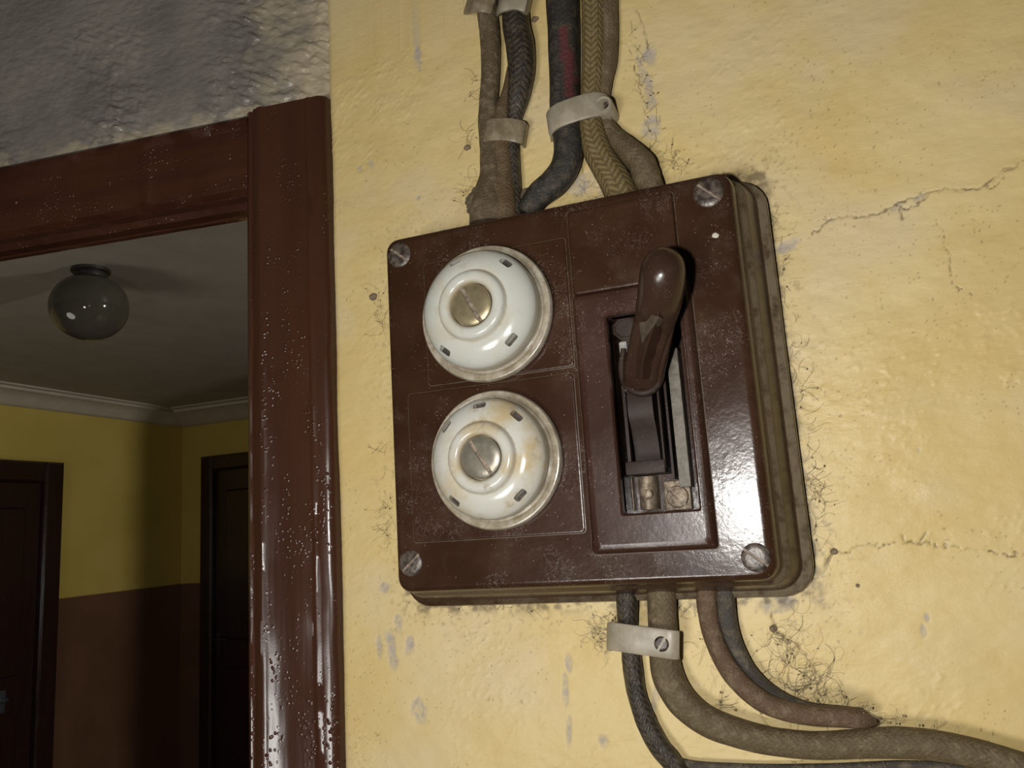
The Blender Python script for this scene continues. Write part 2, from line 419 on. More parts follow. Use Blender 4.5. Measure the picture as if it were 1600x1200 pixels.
def grid_obj(name, xs, zs, fy, mat, parent=None, attr=None, place=None, kind=None, skirt=None):
    X, Z = np.meshgrid(xs, zs); nx, nz = len(xs), len(zs)
    Yv = fy(X, Z) if fy is not None else np.zeros_like(X)
    co = np.stack([X, Yv, Z], -1).reshape(-1, 3)
    if place is not None: co = place(co)
    idx = np.arange(nx * nz).reshape(nz, nx)
    q = np.stack([idx[:-1, :-1], idx[:-1, 1:], idx[1:, 1:], idx[1:, :-1]], -1).reshape(-1, 4)
    if skirt is not None:              # return the sheet's edge back into the masonry, all round
        ring = np.concatenate([idx[0, :-1], idx[:-1, -1], idx[-1, :0:-1], idx[:0:-1, 0]])
        back = co[ring].copy(); back += np.array(skirt)
        b0 = len(co); co = np.concatenate([co, back]); m = len(ring)
        k = np.arange(m); k2 = (k + 1) % m
        q = np.concatenate([q, np.stack([ring[k2], ring[k], b0 + k, b0 + k2], -1)])
    me = bpy.data.meshes.new(name)
    me.vertices.add(len(co)); me.vertices.foreach_set('co', co.astype(np.float32).ravel())
    me.loops.add(q.size); me.loops.foreach_set('vertex_index', q.ravel().astype(np.int32))
    me.polygons.add(len(q)); me.polygons.foreach_set('loop_start', np.arange(0, q.size, 4, dtype=np.int32))
    me.update(calc_edges=True); me.validate()
    me.shade_smooth(); me.set_sharp_from_angle(angle=math.radians(55))
    if attr is not None:
        a = me.color_attributes.new(attr[0], 'FLOAT_COLOR', 'POINT')
        v = attr[1](X, Z).reshape(-1, 4)
        if len(co) > len(v): v = np.concatenate([v, np.zeros((len(co) - len(v), 4))])
        a.data.foreach_set('color', v.astype(np.float32).ravel())
    me.materials.append(MAT[mat])
    o = bpy.data.objects.new(name, me); COL.objects.link(o); o.parent = parent
    if kind: o['kind'] = kind
    return o

def point_attr(o, name, vals):
    a = o.data.attributes.new(name, 'FLOAT', 'POINT'); a.data.foreach_set('value', np.array(vals, np.float32))

# ================================================================== THE SETTING
PHI = math.radians(4.9)                      # the door wall stands at a slight angle to the yellow wall
CORNER_X = -0.279
UD = np.array([-math.cos(PHI), -math.sin(PHI), 0.0])      # along the door wall, away from the corner
ND = np.array([-math.sin(PHI), math.cos(PHI), 0.0])       # into the door wall
OD = np.array([CORNER_X, 0.0, 0.0])
def PD(px, py, out=0.0):                     # seen point on the door wall: (distance from the corner, height, world point)
    r = ray(px, py); o = OD - ND * out
    t = ((o - EYE) @ ND) / (r @ ND); p = EYE + r * t
    return float((p - o) @ UD), float(p[2]), p
def dplace(co):                              # (u, depth, z) -> world
    return OD + co[:, :1] * UD + co[:, 1:2] * ND + co[:, 2:3] * np.array([0, 0, 1.0])
def dpt(u, d, z): return OD + u * UD + d * ND + np.array([0, 0, z])

# ---- yellow wall: fine relief where the photo shows it, coarse beyond
def axis(lo, a, b, hi, fine, coarse=0.05):
    return np.concatenate([np.arange(lo, a - fine, coarse) if lo < a else [], np.arange(a, b, fine), np.arange(b, hi + coarse, coarse)])
wxs = axis(CORNER_X, CORNER_X, 0.17, 1.9, 0.00075)
wzs = axis(0.0, 1.53, 2.07, 2.75, 0.00075)
def seg_dist(X, Z, a, b):
    d = b - a; L = d @ d + 1e-12
    t = np.clip(((X - a[0]) * d[0] + (Z - a[1]) * d[1]) / L, 0, 1)
    return np.hypot(X - a[0] - t * d[0], Z - a[1] - t * d[1])
def wz(px, py): p = PW(px, py); return np.array([p[0], p[2]])
CRACKS = [
    ([(1272, 365), (1296, 343), (1340, 338), (1380, 330), (1412, 312), (1452, 298), (1500, 295), (1540, 293), (1558, 272), (1578, 262), (1600, 250)], 1.5),
    ([(1545, 292), (1562, 285), (1572, 268), (1585, 258)], 1.0),
    ([(1380, 332), (1400, 318), (1420, 325), (1434, 318), (1452, 300)], 1.3),
    ([(1408, 326), (1412, 340)], 1.6),
    ([(1302, 862), (1340, 858), (1380, 850), (1420, 848), (1450, 850), (1490, 856), (1540, 862), (1600, 866)], 1.0),
    ([(1405, 838), (1420, 848), (1440, 848), (1448, 835)], 1.2),
    ([(1303, 862), (1292, 880), (1285, 895), (1268, 904)], 2.2),
    ([(1204, 960), (1212, 985), (1230, 1000), (1262, 1025)], 1.8),
    ([(1460, 345), (1475, 362), (1482, 400), (1488, 445), (1520, 458)], 0.7),
    ([(995, 15), (1005, 45), (1012, 60), (1015, 75)], 1.2),
    ([(1000, 70), (992, 100), (1000, 140), (1012, 170)], 0.8),
    ([(1022, 290), (1040, 268), (1052, 245), (1060, 235)], 1.4),
    ([(985, 235), (1000, 222), (1008, 205)], 0.8),
]
GREY = [   # flaked patches: centre, half width, half height (pixels), tilt
    (1016, 150, 8, 30, 0), (1018, 195, 14, 24, 0), (1015, 85, 12, 18, 0), (1003, 110, 6, 24, 0.2),
    (622, 975, 7, 16, 0.1), (612, 1015, 9, 34, 0.12), (640, 1010, 9, 16, -0.3), (592, 1010, 6, 16, 0.1),
    (655, 1110, 12, 24, 0.25), (598, 917, 10, 10, 0), (578, 255, 5, 7, 0.7), (560, 263, 4, 4, 0), (653, 308, 5, 5, 0),
    (652, 80, 7, 26, 0), (1448, 965, 5, 8, 0), (1443, 985, 6, 14, 0.1), (1435, 703, 3, 4, 0), (952, 150, 7, 22, 0),
    (1405, 320, 15, 4, 0.5), (1436, 308, 10, 4, 0.4), (888, 1040, 6, 16, 0.1), (884, 1075, 6, 30, 0), (890, 1140, 5, 30, -0.12), (943, 1157, 9, 10, 0),
    (1215, 945, 30, 14, 0.2), (1228, 385, 20, 10, 0.3), (920, 285, 30, 20, 0), (908, 90, 4, 60, 0), (1026, 1090, 8, 60, -0.35),
]
def wall_fields(X, Z):
    shp = X.shape
    grey = np.zeros(shp); dirt = np.zeros(shp); pale = np.zeros(shp); crack = np.zeros(shp)
    xs, zs = X[0], Z[:, 0]
    wob = (fbm(X * 160, Z * 160, 3, 5) - 0.5)
    wob2 = (fbm(X * 420, Z * 420, 2, 9) - 0.5)
    def win(x0, x1, z0, z1):
        i0, i1 = np.searchsorted(xs, (x0, x1)); j0, j1 = np.searchsorted(zs, (z0, z1)); return slice(j0, j1), slice(i0, i1)
    for pts, wpx in CRACKS:
        q = [wz(*p) for p in pts]
        for a, b in zip(q, q[1:]):
            m = 0.006
            w = win(min(a[0], b[0]) - m, max(a[0], b[0]) + m, min(a[1], b[1]) - m, max(a[1], b[1]) + m)
            d = seg_dist(X[w] + wob[w] * 0.004, Z[w] + wob2[w] * 0.004, a, b)
            hw = wpx * 0.00036
            crack[w] = np.maximum(crack[w], np.clip(1.35 - d / hw, 0, 1) * np.clip(0.75 + wob[w] * 1.6, 0, 1))
    for px, py, a, b, tl in GREY:
        c = wz(px, py); sa = mm(px, py, a); sb = mm(px, py, b); m = max(sa, sb) * 1.8
        w = win(c[0] - m, c[0] + m, c[1] - m, c[1] + m)
        dx = X[w] - c[0]; dz = Z[w] - c[1]
        u = dx * math.cos(tl) + dz * math.sin(tl); v = -dx * math.sin(tl) + dz * math.cos(tl)
        d = np.hypot(u / sa, v / sb) + wob[w] * 1.1 + wob2[w] * 0.8
        grey[w] = np.maximum(grey[w], np.clip((1.05 - d) * 3.0, 0, 1) * np.clip(0.62 + wob2[w] * 1.2, 0, 1))
    # grime that has gathered along the board's edges
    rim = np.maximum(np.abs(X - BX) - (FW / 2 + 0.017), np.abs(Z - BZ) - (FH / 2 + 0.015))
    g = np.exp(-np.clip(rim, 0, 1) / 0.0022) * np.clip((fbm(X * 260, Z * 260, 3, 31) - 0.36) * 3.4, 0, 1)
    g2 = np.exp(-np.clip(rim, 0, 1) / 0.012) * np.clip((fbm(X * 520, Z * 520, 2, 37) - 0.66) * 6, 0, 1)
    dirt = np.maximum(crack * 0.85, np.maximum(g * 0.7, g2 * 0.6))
    dirt = np.maximum(dirt, np.clip((fbm(X * 900, Z * 900, 2, 71) - 0.80) * 14, 0, 1) * 0.5 * np.clip((fbm(X * 30, Z * 30, 2, 73) - 0.42) * 5, 0, 1))
    edge = np.exp(-(X - CORNER_X) / 0.0035) * np.clip((fbm(X * 150, Z * 150, 3, 41) - 0.25) * 2, 0, 1)
    pale = np.clip((fbm(X * 18, Z * 18, 4, 51) - 0.50) * 2.6, 0, 0.7) + 0.3 * edge
    pale = np.maximum(pale, np.exp(-np.clip(rim, 0, 1) / 0.004) * 0.35 * (fbm(X * 90, Z * 90, 2, 61) > 0.45))
    return grey, dirt, np.clip(pale, 0, 1), crack
FH_COVER = 0.042
fc = [PW(605, 375, FH_COVER), PW(1135, 268, FH_COVER), PW(1210, 905, FH_COVER), PW(622, 925, FH_COVER)]
FX0 = (fc[0][0] + fc[3][0]) / 2; FX1 = (fc[1][0] + fc[2][0]) / 2
FZ1 = (fc[0][2] + fc[1][2]) / 2; FZ0 = (fc[2][2] + fc[3][2]) / 2
FX0 -= 0.0008; FX1 += 0.0012
BX, BZ, FW, FH = (FX0 + FX1) / 2, (FZ0 + FZ1) / 2, FX1 - FX0, FZ1 - FZ0
_wf = {}
def wall_y(X, Z):
    _wf['f'] = wall_fields(X, Z); grey, dirt, pale, crack = _wf['f']
    y = -(fbm(X * 11, Z * 11, 3, 1) - 0.5) * 0.0035
    y -= (fbm(X * 55, Z * 85, 3, 2) - 0.5) * 0.0012
    # dried brush drags that run down to the right
    s = fbm((X * 0.8 + Z * 0.6) * 260, (Z * 0.8 - X * 0.6) * 520, 2, 3)
    patch = np.clip((fbm(X * 22, Z * 22, 2, 4) - 0.52) * 5, 0, 1)
    y -= np.clip(s - 0.55, 0, 1) * patch * 0.0013
    y += crack * 0.0007 + grey * 0.0005
    y += 0.0022 * np.exp(-(X - CORNER_X) / 0.0022)
    fl = np.clip(((X - CORNER_X) / 0.004), 0, 1)
    return y + 0.0008 * (1 - fl)
def wall_paint(X, Z):
    g, d, p, c = _wf['f']; return np.stack([g, d, p, np.ones_like(g)], -1)
grid_obj('wall_front', wxs, wzs, wall_y, 'yellow', attr=('paint', wall_paint), kind='structure', skirt=(0, 0.12, 0))
_wf.clear()

# ---- grey wall above the door
top_u0, top_z0, _ = PD(505, 158); top_u1, top_z1, _ = PD(0, 262)
GZ = min(top_z0, top_z1) - 0.02
gxs = np.concatenate([np.arange(-0.004, 0.46, 0.0013), np.arange(0.46, 1.3, 0.05)])
gzs = np.concatenate([np.arange(GZ, 2.24, 0.0013), np.arange(2.24, 2.75, 0.05)])
def grey_y(U, Z):
    a = math.radians(28); p = U * math.cos(a) + Z * math.sin(a); q = -U * math.sin(a) + Z * math.cos(a)
    y = -(fbm(U * 9, Z * 9, 3, 101) - 0.5) * 0.008
    s = fbm(p * 70, q * 190, 3, 102); patch = np.clip((fbm(U * 16, Z * 16, 3, 103) - 0.36) * 3.5, 0, 1)
    y -= np.abs(s - 0.5) * patch * 0.010
    y -= (fbm(p * 240, q * 420, 2, 104) - 0.5) * 0.0007
    return 0.004 + y
def grey_paint_light(U, Z):
    e = np.clip(1 - (U + (fbm(U * 60, Z * 60, 3, 105) - 0.5) * 0.08) / 0.075, 0, 1) * 0.9  # paler towards the corner: paint smear plus brightness gradient put into the colour
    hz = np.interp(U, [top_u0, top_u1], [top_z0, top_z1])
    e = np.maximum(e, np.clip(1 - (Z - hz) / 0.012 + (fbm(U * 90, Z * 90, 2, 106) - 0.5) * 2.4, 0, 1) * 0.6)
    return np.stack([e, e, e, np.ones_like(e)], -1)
grid_obj('wall_left', gxs, gzs, grey_y, 'grey', attr=('paint', grey_paint_light), place=dplace, kind='structure', skirt=tuple(ND * 0.03))

# ---- the near door frame: post, head, stops
door1 = thing('door_1', tuple(dpt(0.06, 0.05, 0)), None, None, kind='structure')
pu_in, _, _ = PD(380, 700, 0.006)
def post():
    # cross-section (distance from corner, depth), from the wall side round the front to the inside
    sec = [(-0.001, 0.10), (-0.001, 0.0005), (0.0004, -0.0030), (0.0022, -0.0050), (0.0048, -0.0059), (0.0085, -0.0060), (0.0105, -0.0060), (0.0120, -0.0068), (0.0135, -0.0066), (0.0148, -0.0059),
           (0.016, -0.006), (0.03, -0.0062), (pu_in - 0.0185, -0.0062), (pu_in - 0.0168, -0.0070), (pu_in - 0.0148, -0.0078), (pu_in - 0.0130, -0.0076), (pu_in - 0.011, -0.0064), (pu_in - 0.0085, -0.0058), (pu_in - 0.0065, -0.0035), (pu_in - 0.0050, -0.0032), (pu_in - 0.0035, -0.0036), (pu_in - 0.0012, -0.0022), (pu_in, 0.001), (pu_in, 0.045), (pu_in, 0.10)]
    bm = bmesh.new(); loops = []
    for z in np.concatenate([[0.0, 0.8], np.arange(1.50, 1.995, 0.003), [2.005, 2.012]]):
        zt = z
        lp = []
        for i, (u, d) in enumerate(sec):
            w = (float(fbm(np.array(u * 300 + i), np.array(z * 35), 3, 201)) - 0.5)
            ztop = z
            if z > 1.999: ztop = top_z0 + (0.001 if z > 2.01 else -0.003) + (u - top_u0) * (top_z1 - top_z0) / (top_u1 - top_u0)
            lp.append(dpt(u + w * 0.0008, d + w * 0.0010, ztop))
        loops.append(lp)
    loops_mesh(bm, loops)
    return bm
mesh_obj('door_post', post(), 'frame', door1, 40)
def lintel(name, zrow, sec, mat, u0, u1):
    """zrow(u) gives the top; sec = [(drop from the top, depth)]"""
    bm = bmesh.new(); loops = []
    for u in np.concatenate([np.arange(u0, 0.46, 0.003), [0.6, u1]]):
        lp = []
        for i, (dz, d) in enumerate(sec):
            w = float(fbm(np.array(u * 60), np.array(i * 3.7), 3, 211)) - 0.5
            lp.append(dpt(u, d + w * 0.0026, zrow(u) - dz + w * 0.0020))
        loops.append(lp)
    loops_mesh(bm, loops)
    return mesh_obj(name, bm, mat, door1, 40)
hz = lambda u: top_z0 + (u - top_u0) * (top_z1 - top_z0) / (top_u1 - top_u0)
hb_u, hb_z, _ = PD(372, 322); hb_u2, hb_z2, _ = PD(0, 395)
HH = (hz(hb_u) - hb_z + hz(hb_u2) - hb_z2) / 2
lintel('door_header', hz, [(-0.002, 0.016), (-0.002, 0.0020), (0.001, -0.0022), (0.0035, -0.0042), (0.0065, -0.0038), (0.0085, -0.0012), (0.0105, -0.0006), (HH - 0.0175, -0.0006), (HH - 0.0150, 0.0008), (HH - 0.0125, 0.0062), (HH - 0.0108, 0.0064), (HH - 0.0092, 0.0020), (HH - 0.004, -0.0002), (HH, 0.003), (HH, 0.012), (HH - 0.004, 0.016), (HH - 0.012, 0.016)], 'header', pu_in - 0.002, 1.05)
lintel('door_stop', lambda u: hz(u) - HH, [(-0.012, 0.0162), (-0.0005, 0.0162), (-0.0005, 0.021), (-0.012, 0.021)], 'frame', pu_in - 0.002, 1.05)
bm = bmesh.new()
loops_mesh(bm, [[dpt(u, d, z) for u, d in ((1.0, 0.10), (1.0, -0.006), (1.06, -0.006), (1.06, 0.10))] for z in (0.0, hz(1.0) - HH)])
mesh_obj('door_post', bm, 'frame', door1, 40)

# ---- the corridor beyond
WX = -4.15; WY = 4.0; CZ = EYE_H + 0.93; COR_Z = EYE_H + 0.842
def slab(name, x0, x1, y0, y1, z0, z1, mat, kind='structure', holes=None):
    bm = bmesh.new(); add_box(bm, ((x0 + x1) / 2, (y0 + y1) / 2, (z0 + z1) / 2), (x1 - x0, y1 - y0, z1 - z0))
    o = mesh_obj(name, bm, mat, None, 0); o['kind'] = kind; return o
slab('floor', -4.25, 2.2, -2.2, 4.1, -0.1, 0.0, 'floor')
slab('ceiling', -4.25, 2.2, 0.13, 4.1, CZ, CZ + 0.1, 'ceiling')
slab('wall_corridor_left', WX - 0.1, WX, -0.6, WY + 0.1, 0, CZ, 'wall2')
slab('wall_corridor_back', WX, 2.2, WY, WY + 0.1, 0, CZ, 'wall2')
bm = bmesh.new()                              # the corridor's right wall, with the opening the daylight comes through
for x0, x1, y0, y1, z0, z1 in ((-0.46, -0.40, 0.14, 1.10, 0, CZ), (-0.46, -0.40, 2.33, WY, 0, CZ), (-0.46, -0.40, 1.10, 2.33, 2.58, CZ)):
    add_box(bm, ((x0 + x1) / 2, (y0 + y1) / 2, (z0 + z1) / 2), (x1 - x0, y1 - y0, z1 - z0))
o = mesh_obj('wall_corridor_right', bm, 'wall2', None, 0); o['kind'] = 'structure'
bm = bmesh.new()                              # back of the door wall, left of the opening
loops_mesh(bm, [[dpt(u, d, z) for u, d in ((1.06, 0.12), (1.06, 0.0), (3.9, 0.0), (3.9, 0.12))] for z in (0.0, CZ)])
o = mesh_obj('wall_door_side', bm, 'wall2', None, 0); o['kind'] = 'structure'
def cornice(name, prof, along):               # prof [(offset from wall, drop below the ceiling)]
    bm = bmesh.new(); loops_mesh(bm, [[along(s, o_, dz) for o_, dz in prof] for s in (0, 1)], True, True)
    o = mesh_obj(name, bm, 'cornice', None, 40); o['kind'] = 'structure'; return o
DROP = CZ - COR_Z
cornice('trim_1', [(0, 0), (0, DROP), (0.012, DROP), (0.03, DROP * 0.85), (0.07, DROP * 0.5), (0.12, DROP * 0.30), (0.16, DROP * 0.28), (0.165, DROP * 0.12), (0.20, DROP * 0.1), (0.20, 0)],
        lambda s, o_, dz: (WX + o_, -0.5 if s == 0 else WY - o_ * 1.6, CZ - dz))
cornice('trim_2', [(0, 0), (0, DROP), (0.02, DROP), (0.06, DROP * 0.85), (0.13, DROP * 0.5), (0.20, DROP * 0.30), (0.26, DROP * 0.28), (0.265, DROP * 0.12), (0.32, DROP * 0.1), (0.32, 0)],
        lambda s, o_, dz: (WX + o_ / 1.6 if s == 0 else -0.6, WY - o_, CZ - dz))

def panel_door(name, O, U, N, w, h, fw, depth, inset, knob=None, metal='chrome', tell='bluish metal lever handle'):
    """O: floor point at one side of the frame, U along the wall, N into the room"""
    O, U, N = map(np.array, (O, U, N)); up = np.array([0, 0, 1.0])
    root = thing(name, tuple(O), None, None, kind='structure')
    def prism(u0, u1, z0, z1, d0, d1, bev=0.004):
        bm = bmesh.new()
        f = lambda u, z, d: O + U * u + N * d + up * z
        b = bev
        loops_mesh(bm, [[f(u0, z0, d0), f(u1, z0, d0), f(u1, z1, d0), f(u0, z1, d0)], [f(u0, z0, d1 - b), f(u1, z0, d1 - b), f(u1, z1, d1 - b), f(u0, z1, d1 - b)],
                        [f(u0 + b, z0 + b, d1), f(u1 - b, z0 + b, d1), f(u1 - b, z1 - b, d1), f(u0 + b, z1 - b, d1)]])
        return bm
    for u0, u1, z0, z1 in ((0, fw, 0, h), (w - fw, w, 0, h), (fw, w - fw, h - fw, h)):
        mesh_obj('door_frame', prism(u0, u1, z0, z1, 0, depth, 0.012), 'far_door', root, 30)
    leaf = mesh_obj('door_leaf', prism(fw, w - fw, 0.005, h - fw, 0, depth - inset), 'far_door', root, 30)
    lw = w - 2 * fw
    for k in range(2):
        u0 = fw + lw * (0.12 + 0.43 * k); u1 = u0 + lw * 0.33
        for z0, z1 in ((0.15, 0.95), (1.12, h - fw - 0.14)):
            p = mesh_obj('door_panel', prism(u0, u1, z0, z1, depth - inset, depth - inset + 0.014, 0.012), 'far_door', leaf, 30)
    if knob:
        u, z = knob; d = depth - inset; f = lambda a, b, c: O + U * a + N * b + up * c
        bm = bmesh.new(); tube(bm, [f(u, d, z), f(u, d + 0.035, z), f(u + 0.01, d + 0.045, z), f(u + 0.06, d + 0.046, z), f(u + 0.11, d + 0.042, z - 0.004)], [0.011, 0.010, 0.011, 0.010, 0.008], 10, 0, step=0.006, uv=False)
        add_box(bm, f(u, d + 0.003, z - 0.04), (0.006, 0.035, 0.17) if abs(N[0]) > 0.5 else (0.035, 0.006, 0.17), 0.002)
        mesh_obj('door_handle', bm, metal, leaf, 40, label=tell)
    return root
dl = PX(93, 724, WX)                       # top right corner of the left door's frame
DLH = dl[2]
panel_door('door_2', (WX, dl[1], 0), (0, -1, 0), (1, 0, 0), 1.02, DLH, 0.12, 0.05, 0.04, (0.30, PX(30, 1086, WX)[2]))
db = EYE + ray(320, 715) * ((WY + D) / ray(320, 715)[1])
panel_door('door_3', (db[0], WY, 0), (1, 0, 0), (0, -1, 0), 1.0, db[2], 0.10, 0.05, 0.045, (0.13, EYE_H - 0.62), 'dim_metal', 'dark metal lever handle')

# ---- ceiling lamp in the corridor
gc = PZ(140, 480, 0.80); gr = 58 / F * float(np.linalg.norm(gc - EYE)) * 0.86
lampo = thing('ceiling_lamp', (gc[0], gc[1], CZ), 'unlit smoked-glass globe lamp on the ceiling seen through the doorway', 'lamp')
bm = bmesh.new()
prof = [(gr * math.sin(a), -gr * 0.93 * math.cos(a)) for a in np.linspace(0.02, math.pi - 0.42, 22)]
lathe(bm, prof, tuple(gc), 'Z', 40); mesh_obj('glass_globe', bm, 'globe', lampo, 60)
bm = bmesh.new(); zt = CZ - gc[2]
lathe(bm, [(gr * 0.40, gr * 0.82), (gr * 0.42, gr * 0.92), (gr * 0.38, gr * 1.0), (gr * 0.36, zt - 0.012), (gr * 0.5, zt - 0.01), (gr * 0.5, zt)], tuple(gc), 'Z', 32)
mesh_obj('lamp_mount', bm, 'mount', lampo, 40)

# ================================================================== THE FUSE BOARD
board = thing('fuse_board', (BX, 0, BZ), 'dark brown bakelite fuse board with lever switch and two white fuses on the yellow wall', 'fuse board')
def FC(px, py, h=FH_COVER): p = PW(px, py, h); return p[0], p[2]      # seen point on the board, h in front of the wall
def quad_rect(pts, h):                                                    # four seen corners -> upright rectangle
    q = [FC(*p, h) for p in pts]
    return min((q[0][0] + q[3][0]) / 2, (q[1][0] + q[2][0]) / 2), max((q[0][0] + q[3][0]) / 2, (q[1][0] + q[2][0]) / 2), (q[2][1] + q[3][1]) / 2, (q[0][1] + q[1][1]) / 2
SW_H = FH_COVER + 0.006
REC = quad_rect([(946, 497), (1060, 472), (1092, 796), (973, 803)], SW_H)          # switch opening

# cover: stepped rim lofted from the wall to the face, with the switch opening cut out
RIM = [(0.0160, 0.0004, 0), (0.0163, 0.006, 0), (0.0157, 0.0080, 0), (0.0154, 0.0085, 1), (0.0112, 0.0105, 1), (0.0107, 0.0113, 0), (0.0100, 0.0128, 0), (0.0068, 0.0226, 0), (0.0063, 0.0240, 0), (0.0058, 0.0250, 1),
       (0.0032, 0.0272, 1), (0.0026, 0.0280, 0), (0.0019, 0.0300, 0), (0.0012, 0.0375, 0), (0.0002, 0.0402, 0), (-0.0016, 0.0416, 0), (-0.0035, FH_COVER, 0), (-0.0043, FH_COVER, 0)]
bm = bmesh.new(); led = bm.verts.layers.float.new('ledge')
rows = loops_mesh(bm, [rr_loop(FX0 - o * 0.8, FX1 + o, FZ0 - o * 0.72, FZ1 + o * (0.45 if o > 0 else 1), 0.0075 + o * 0.5, -h) for o, h, _ in RIM], True, False)
for row, (o, h, d) in zip(rows, RIM):
    for v in row: v[led] = d * (1.0 if v.co.x > FX1 - 0.003 else 0.12)
hole = [bm.verts.new((x, -FH_COVER, z)) for x, z in ((REC[0], REC[2]), (REC[1], REC[2]), (REC[1], REC[3]), (REC[0], REC[3]))]
oe = [bm.edges.get((rows[-1][i], rows[-1][(i + 1) % len(rows[-1])])) for i in range(len(rows[-1]))]
he = [bm.edges.new((hole[i], hole[(i + 1) % 4])) for i in range(4)]
bmesh.ops.triangle_fill(bm, use_beauty=True, use_dissolve=False, edges=oe + he)
REC_FLOOR = 0.016
low = [bm.verts.new((v.co.x, -REC_FLOOR, v.co.z)) for v in hole]
for i in range(4): bm.faces.new((hole[i], hole[(i + 1) % 4], low[(i + 1) % 4], low[i]))
bm.faces.new(low)
mesh_obj('cover', bm, 'cover', board, 32)

def raised(name, rect, h0, h1, bev, mat, r=0.002, inner=None, parent=None, label=None):
    bm = bmesh.new(); led = bm.verts.layers.float.new('ledge'); x0, x1, z0, z1 = rect
    e = 0.0004
    lo = [rr_loop(x0 - e, x1 + e, z0 - e, z1 + e, r, -h0 + 0.0004, 4), rr_loop(x0 - e, x1 + e, z0 - e, z1 + e, r, -h0 - 0.00012, 4), rr_loop(x0, x1, z0, z1, r, -h0 - 0.0002, 4)]
    for t, w in ((0.15, 0.55), (0.55, 0.9), (1.0, 1.0)): lo.append(rr_loop(x0 + bev * t, x1 - bev * t, z0 + bev * t, z1 - bev * t, r, -(h0 + (h1 - h0) * w), 4))
    lo.append(rr_loop(x0 + bev + e, x1 - bev - e, z0 + bev + e, z1 - bev - e, r, -h1, 4))
    if inner is None: rows = loops_mesh(bm, lo)
    else:
        x0, x1, z0, z1, hi = inner
        lo += [rr_loop(x0 - 0.0018, x1 + 0.0018, z0 - 0.0018, z1 + 0.0018, 0.0012, -h1, 4), rr_loop(x0 - 0.0010, x1 + 0.0010, z0 - 0.0010, z1 + 0.0010, 0.0012, -h1, 4), rr_loop(x0, x1, z0, z1, 0.0012, -(h1 - 0.0012), 4), rr_loop(x0, x1, z0, z1, 0.0012, -hi, 4)]
        rows = loops_mesh(bm, lo, False, False)
    for k in (0, 1, 2):
        for q in rows[k]: q[led] = 0.6 if k < 2 else 0.2
    return mesh_obj(name, bm, mat, parent or board, 30, label=label)
raised('fuse_panel', quad_rect([(662, 414), (884, 372), (896, 572), (671, 604)], FH_COVER), FH_COVER, FH_COVER + 0.0011, 0.0007, 'bakelite', label='upper brown panel under the cleaner fuse')
raised('fuse_panel', quad_rect([(636, 622), (898, 578), (913, 832), (650, 848)], FH_COVER), FH_COVER, FH_COVER + 0.0011, 0.0007, 'bakelite', label='lower brown panel under the stained fuse')
raised('blank_panel', quad_rect([(886, 330), (1052, 298), (1063, 440), (893, 460)], FH_COVER + 0.002), FH_COVER, FH_COVER + 0.0026, 0.0018, 'bakelite')
raised('switch_surround', quad_rect([(896, 468), (1077, 428), (1124, 856), (926, 868)], FH_COVER), FH_COVER, SW_H, 0.0045, 'surround', inner=(*REC, FH_COVER - 0.004))

# corner screws: domed, slotted, dusty
def slotted(bm_c, c, r, h0, dome, slot_a, sw, mat, parent, name, slotmat='slot', seg=28, depth=None):
    bm = bmesh.new()
    lathe(bm, [(r, h0 - 0.001), (r, h0 + dome * 0.3), (r * 0.9, h0 + dome * 0.75), (r * 0.6, h0 + dome), (r * 0.02, h0 + dome * 1.06)], (c[0], 0, c[1]), '-Y', seg)
    # open a groove: pull the vertices near the slot line down
    ca, sa = math.cos(slot_a), math.sin(slot_a)
    bmesh.ops.bisect_plane(bm, geom=bm.verts[:] + bm.edges[:] + bm.faces[:], plane_co=(c[0] - sa * sw, 0, c[1] + ca * sw), plane_no=(-sa, 0, ca))
    bmesh.ops.bisect_plane(bm, geom=bm.verts[:] + bm.edges[:] + bm.faces[:], plane_co=(c[0] + sa * sw, 0, c[1] - ca * sw), plane_no=(-sa, 0, ca))
    dep = depth or dome * 0.9
    off = lambda q: (q.x - c[0]) * -sa + (q.z - c[1]) * ca
    strip = [f for f in bm.faces if abs(off(f.calc_center_median())) < sw * 0.98 and -f.calc_center_median().y > h0 - 0.0004]
    bmesh.ops.delete(bm, geom=strip, context='FACES')
    ed = [e for e in bm.edges if e.is_boundary and all(abs(abs(off(v.co)) - sw) < 1e-5 for v in e.verts)]
    ex = bmesh.ops.extrude_edge_only(bm, edges=ed)['geom']
    for v in ex:
        if isinstance(v, bmesh.types.BMVert): v.co.y = -(h0 + dome - dep)
    vs = add_box(bm, (c[0], -(h0 + dome - dep - 0.0006), c[1]), (r * 1.94, 0.0012, sw * 2.1), 0.0, Matrix.Rotation(-slot_a, 3, 'Y'))
    # add_box rotates about the origin before moving, so the bar is already centred on the screw
    for f in {f for v in vs for f in v.link_faces}: f.material_index = 1
    return mesh_obj(name, bm, [mat, slotmat], parent, 40)
for (px, py), a, r in (((624, 399), -40, 17), ((1107, 301), -45, 22), ((642, 880), 40, 19), ((1181, 871), -38, 24)):
    c = FC(px, py); rr = mm(px, py, r, FH_COVER)
    slotted(None, c, rr, FH_COVER, 0.0012, math.radians(a), rr * 0.11, 'screw', board, 'corner_screw')

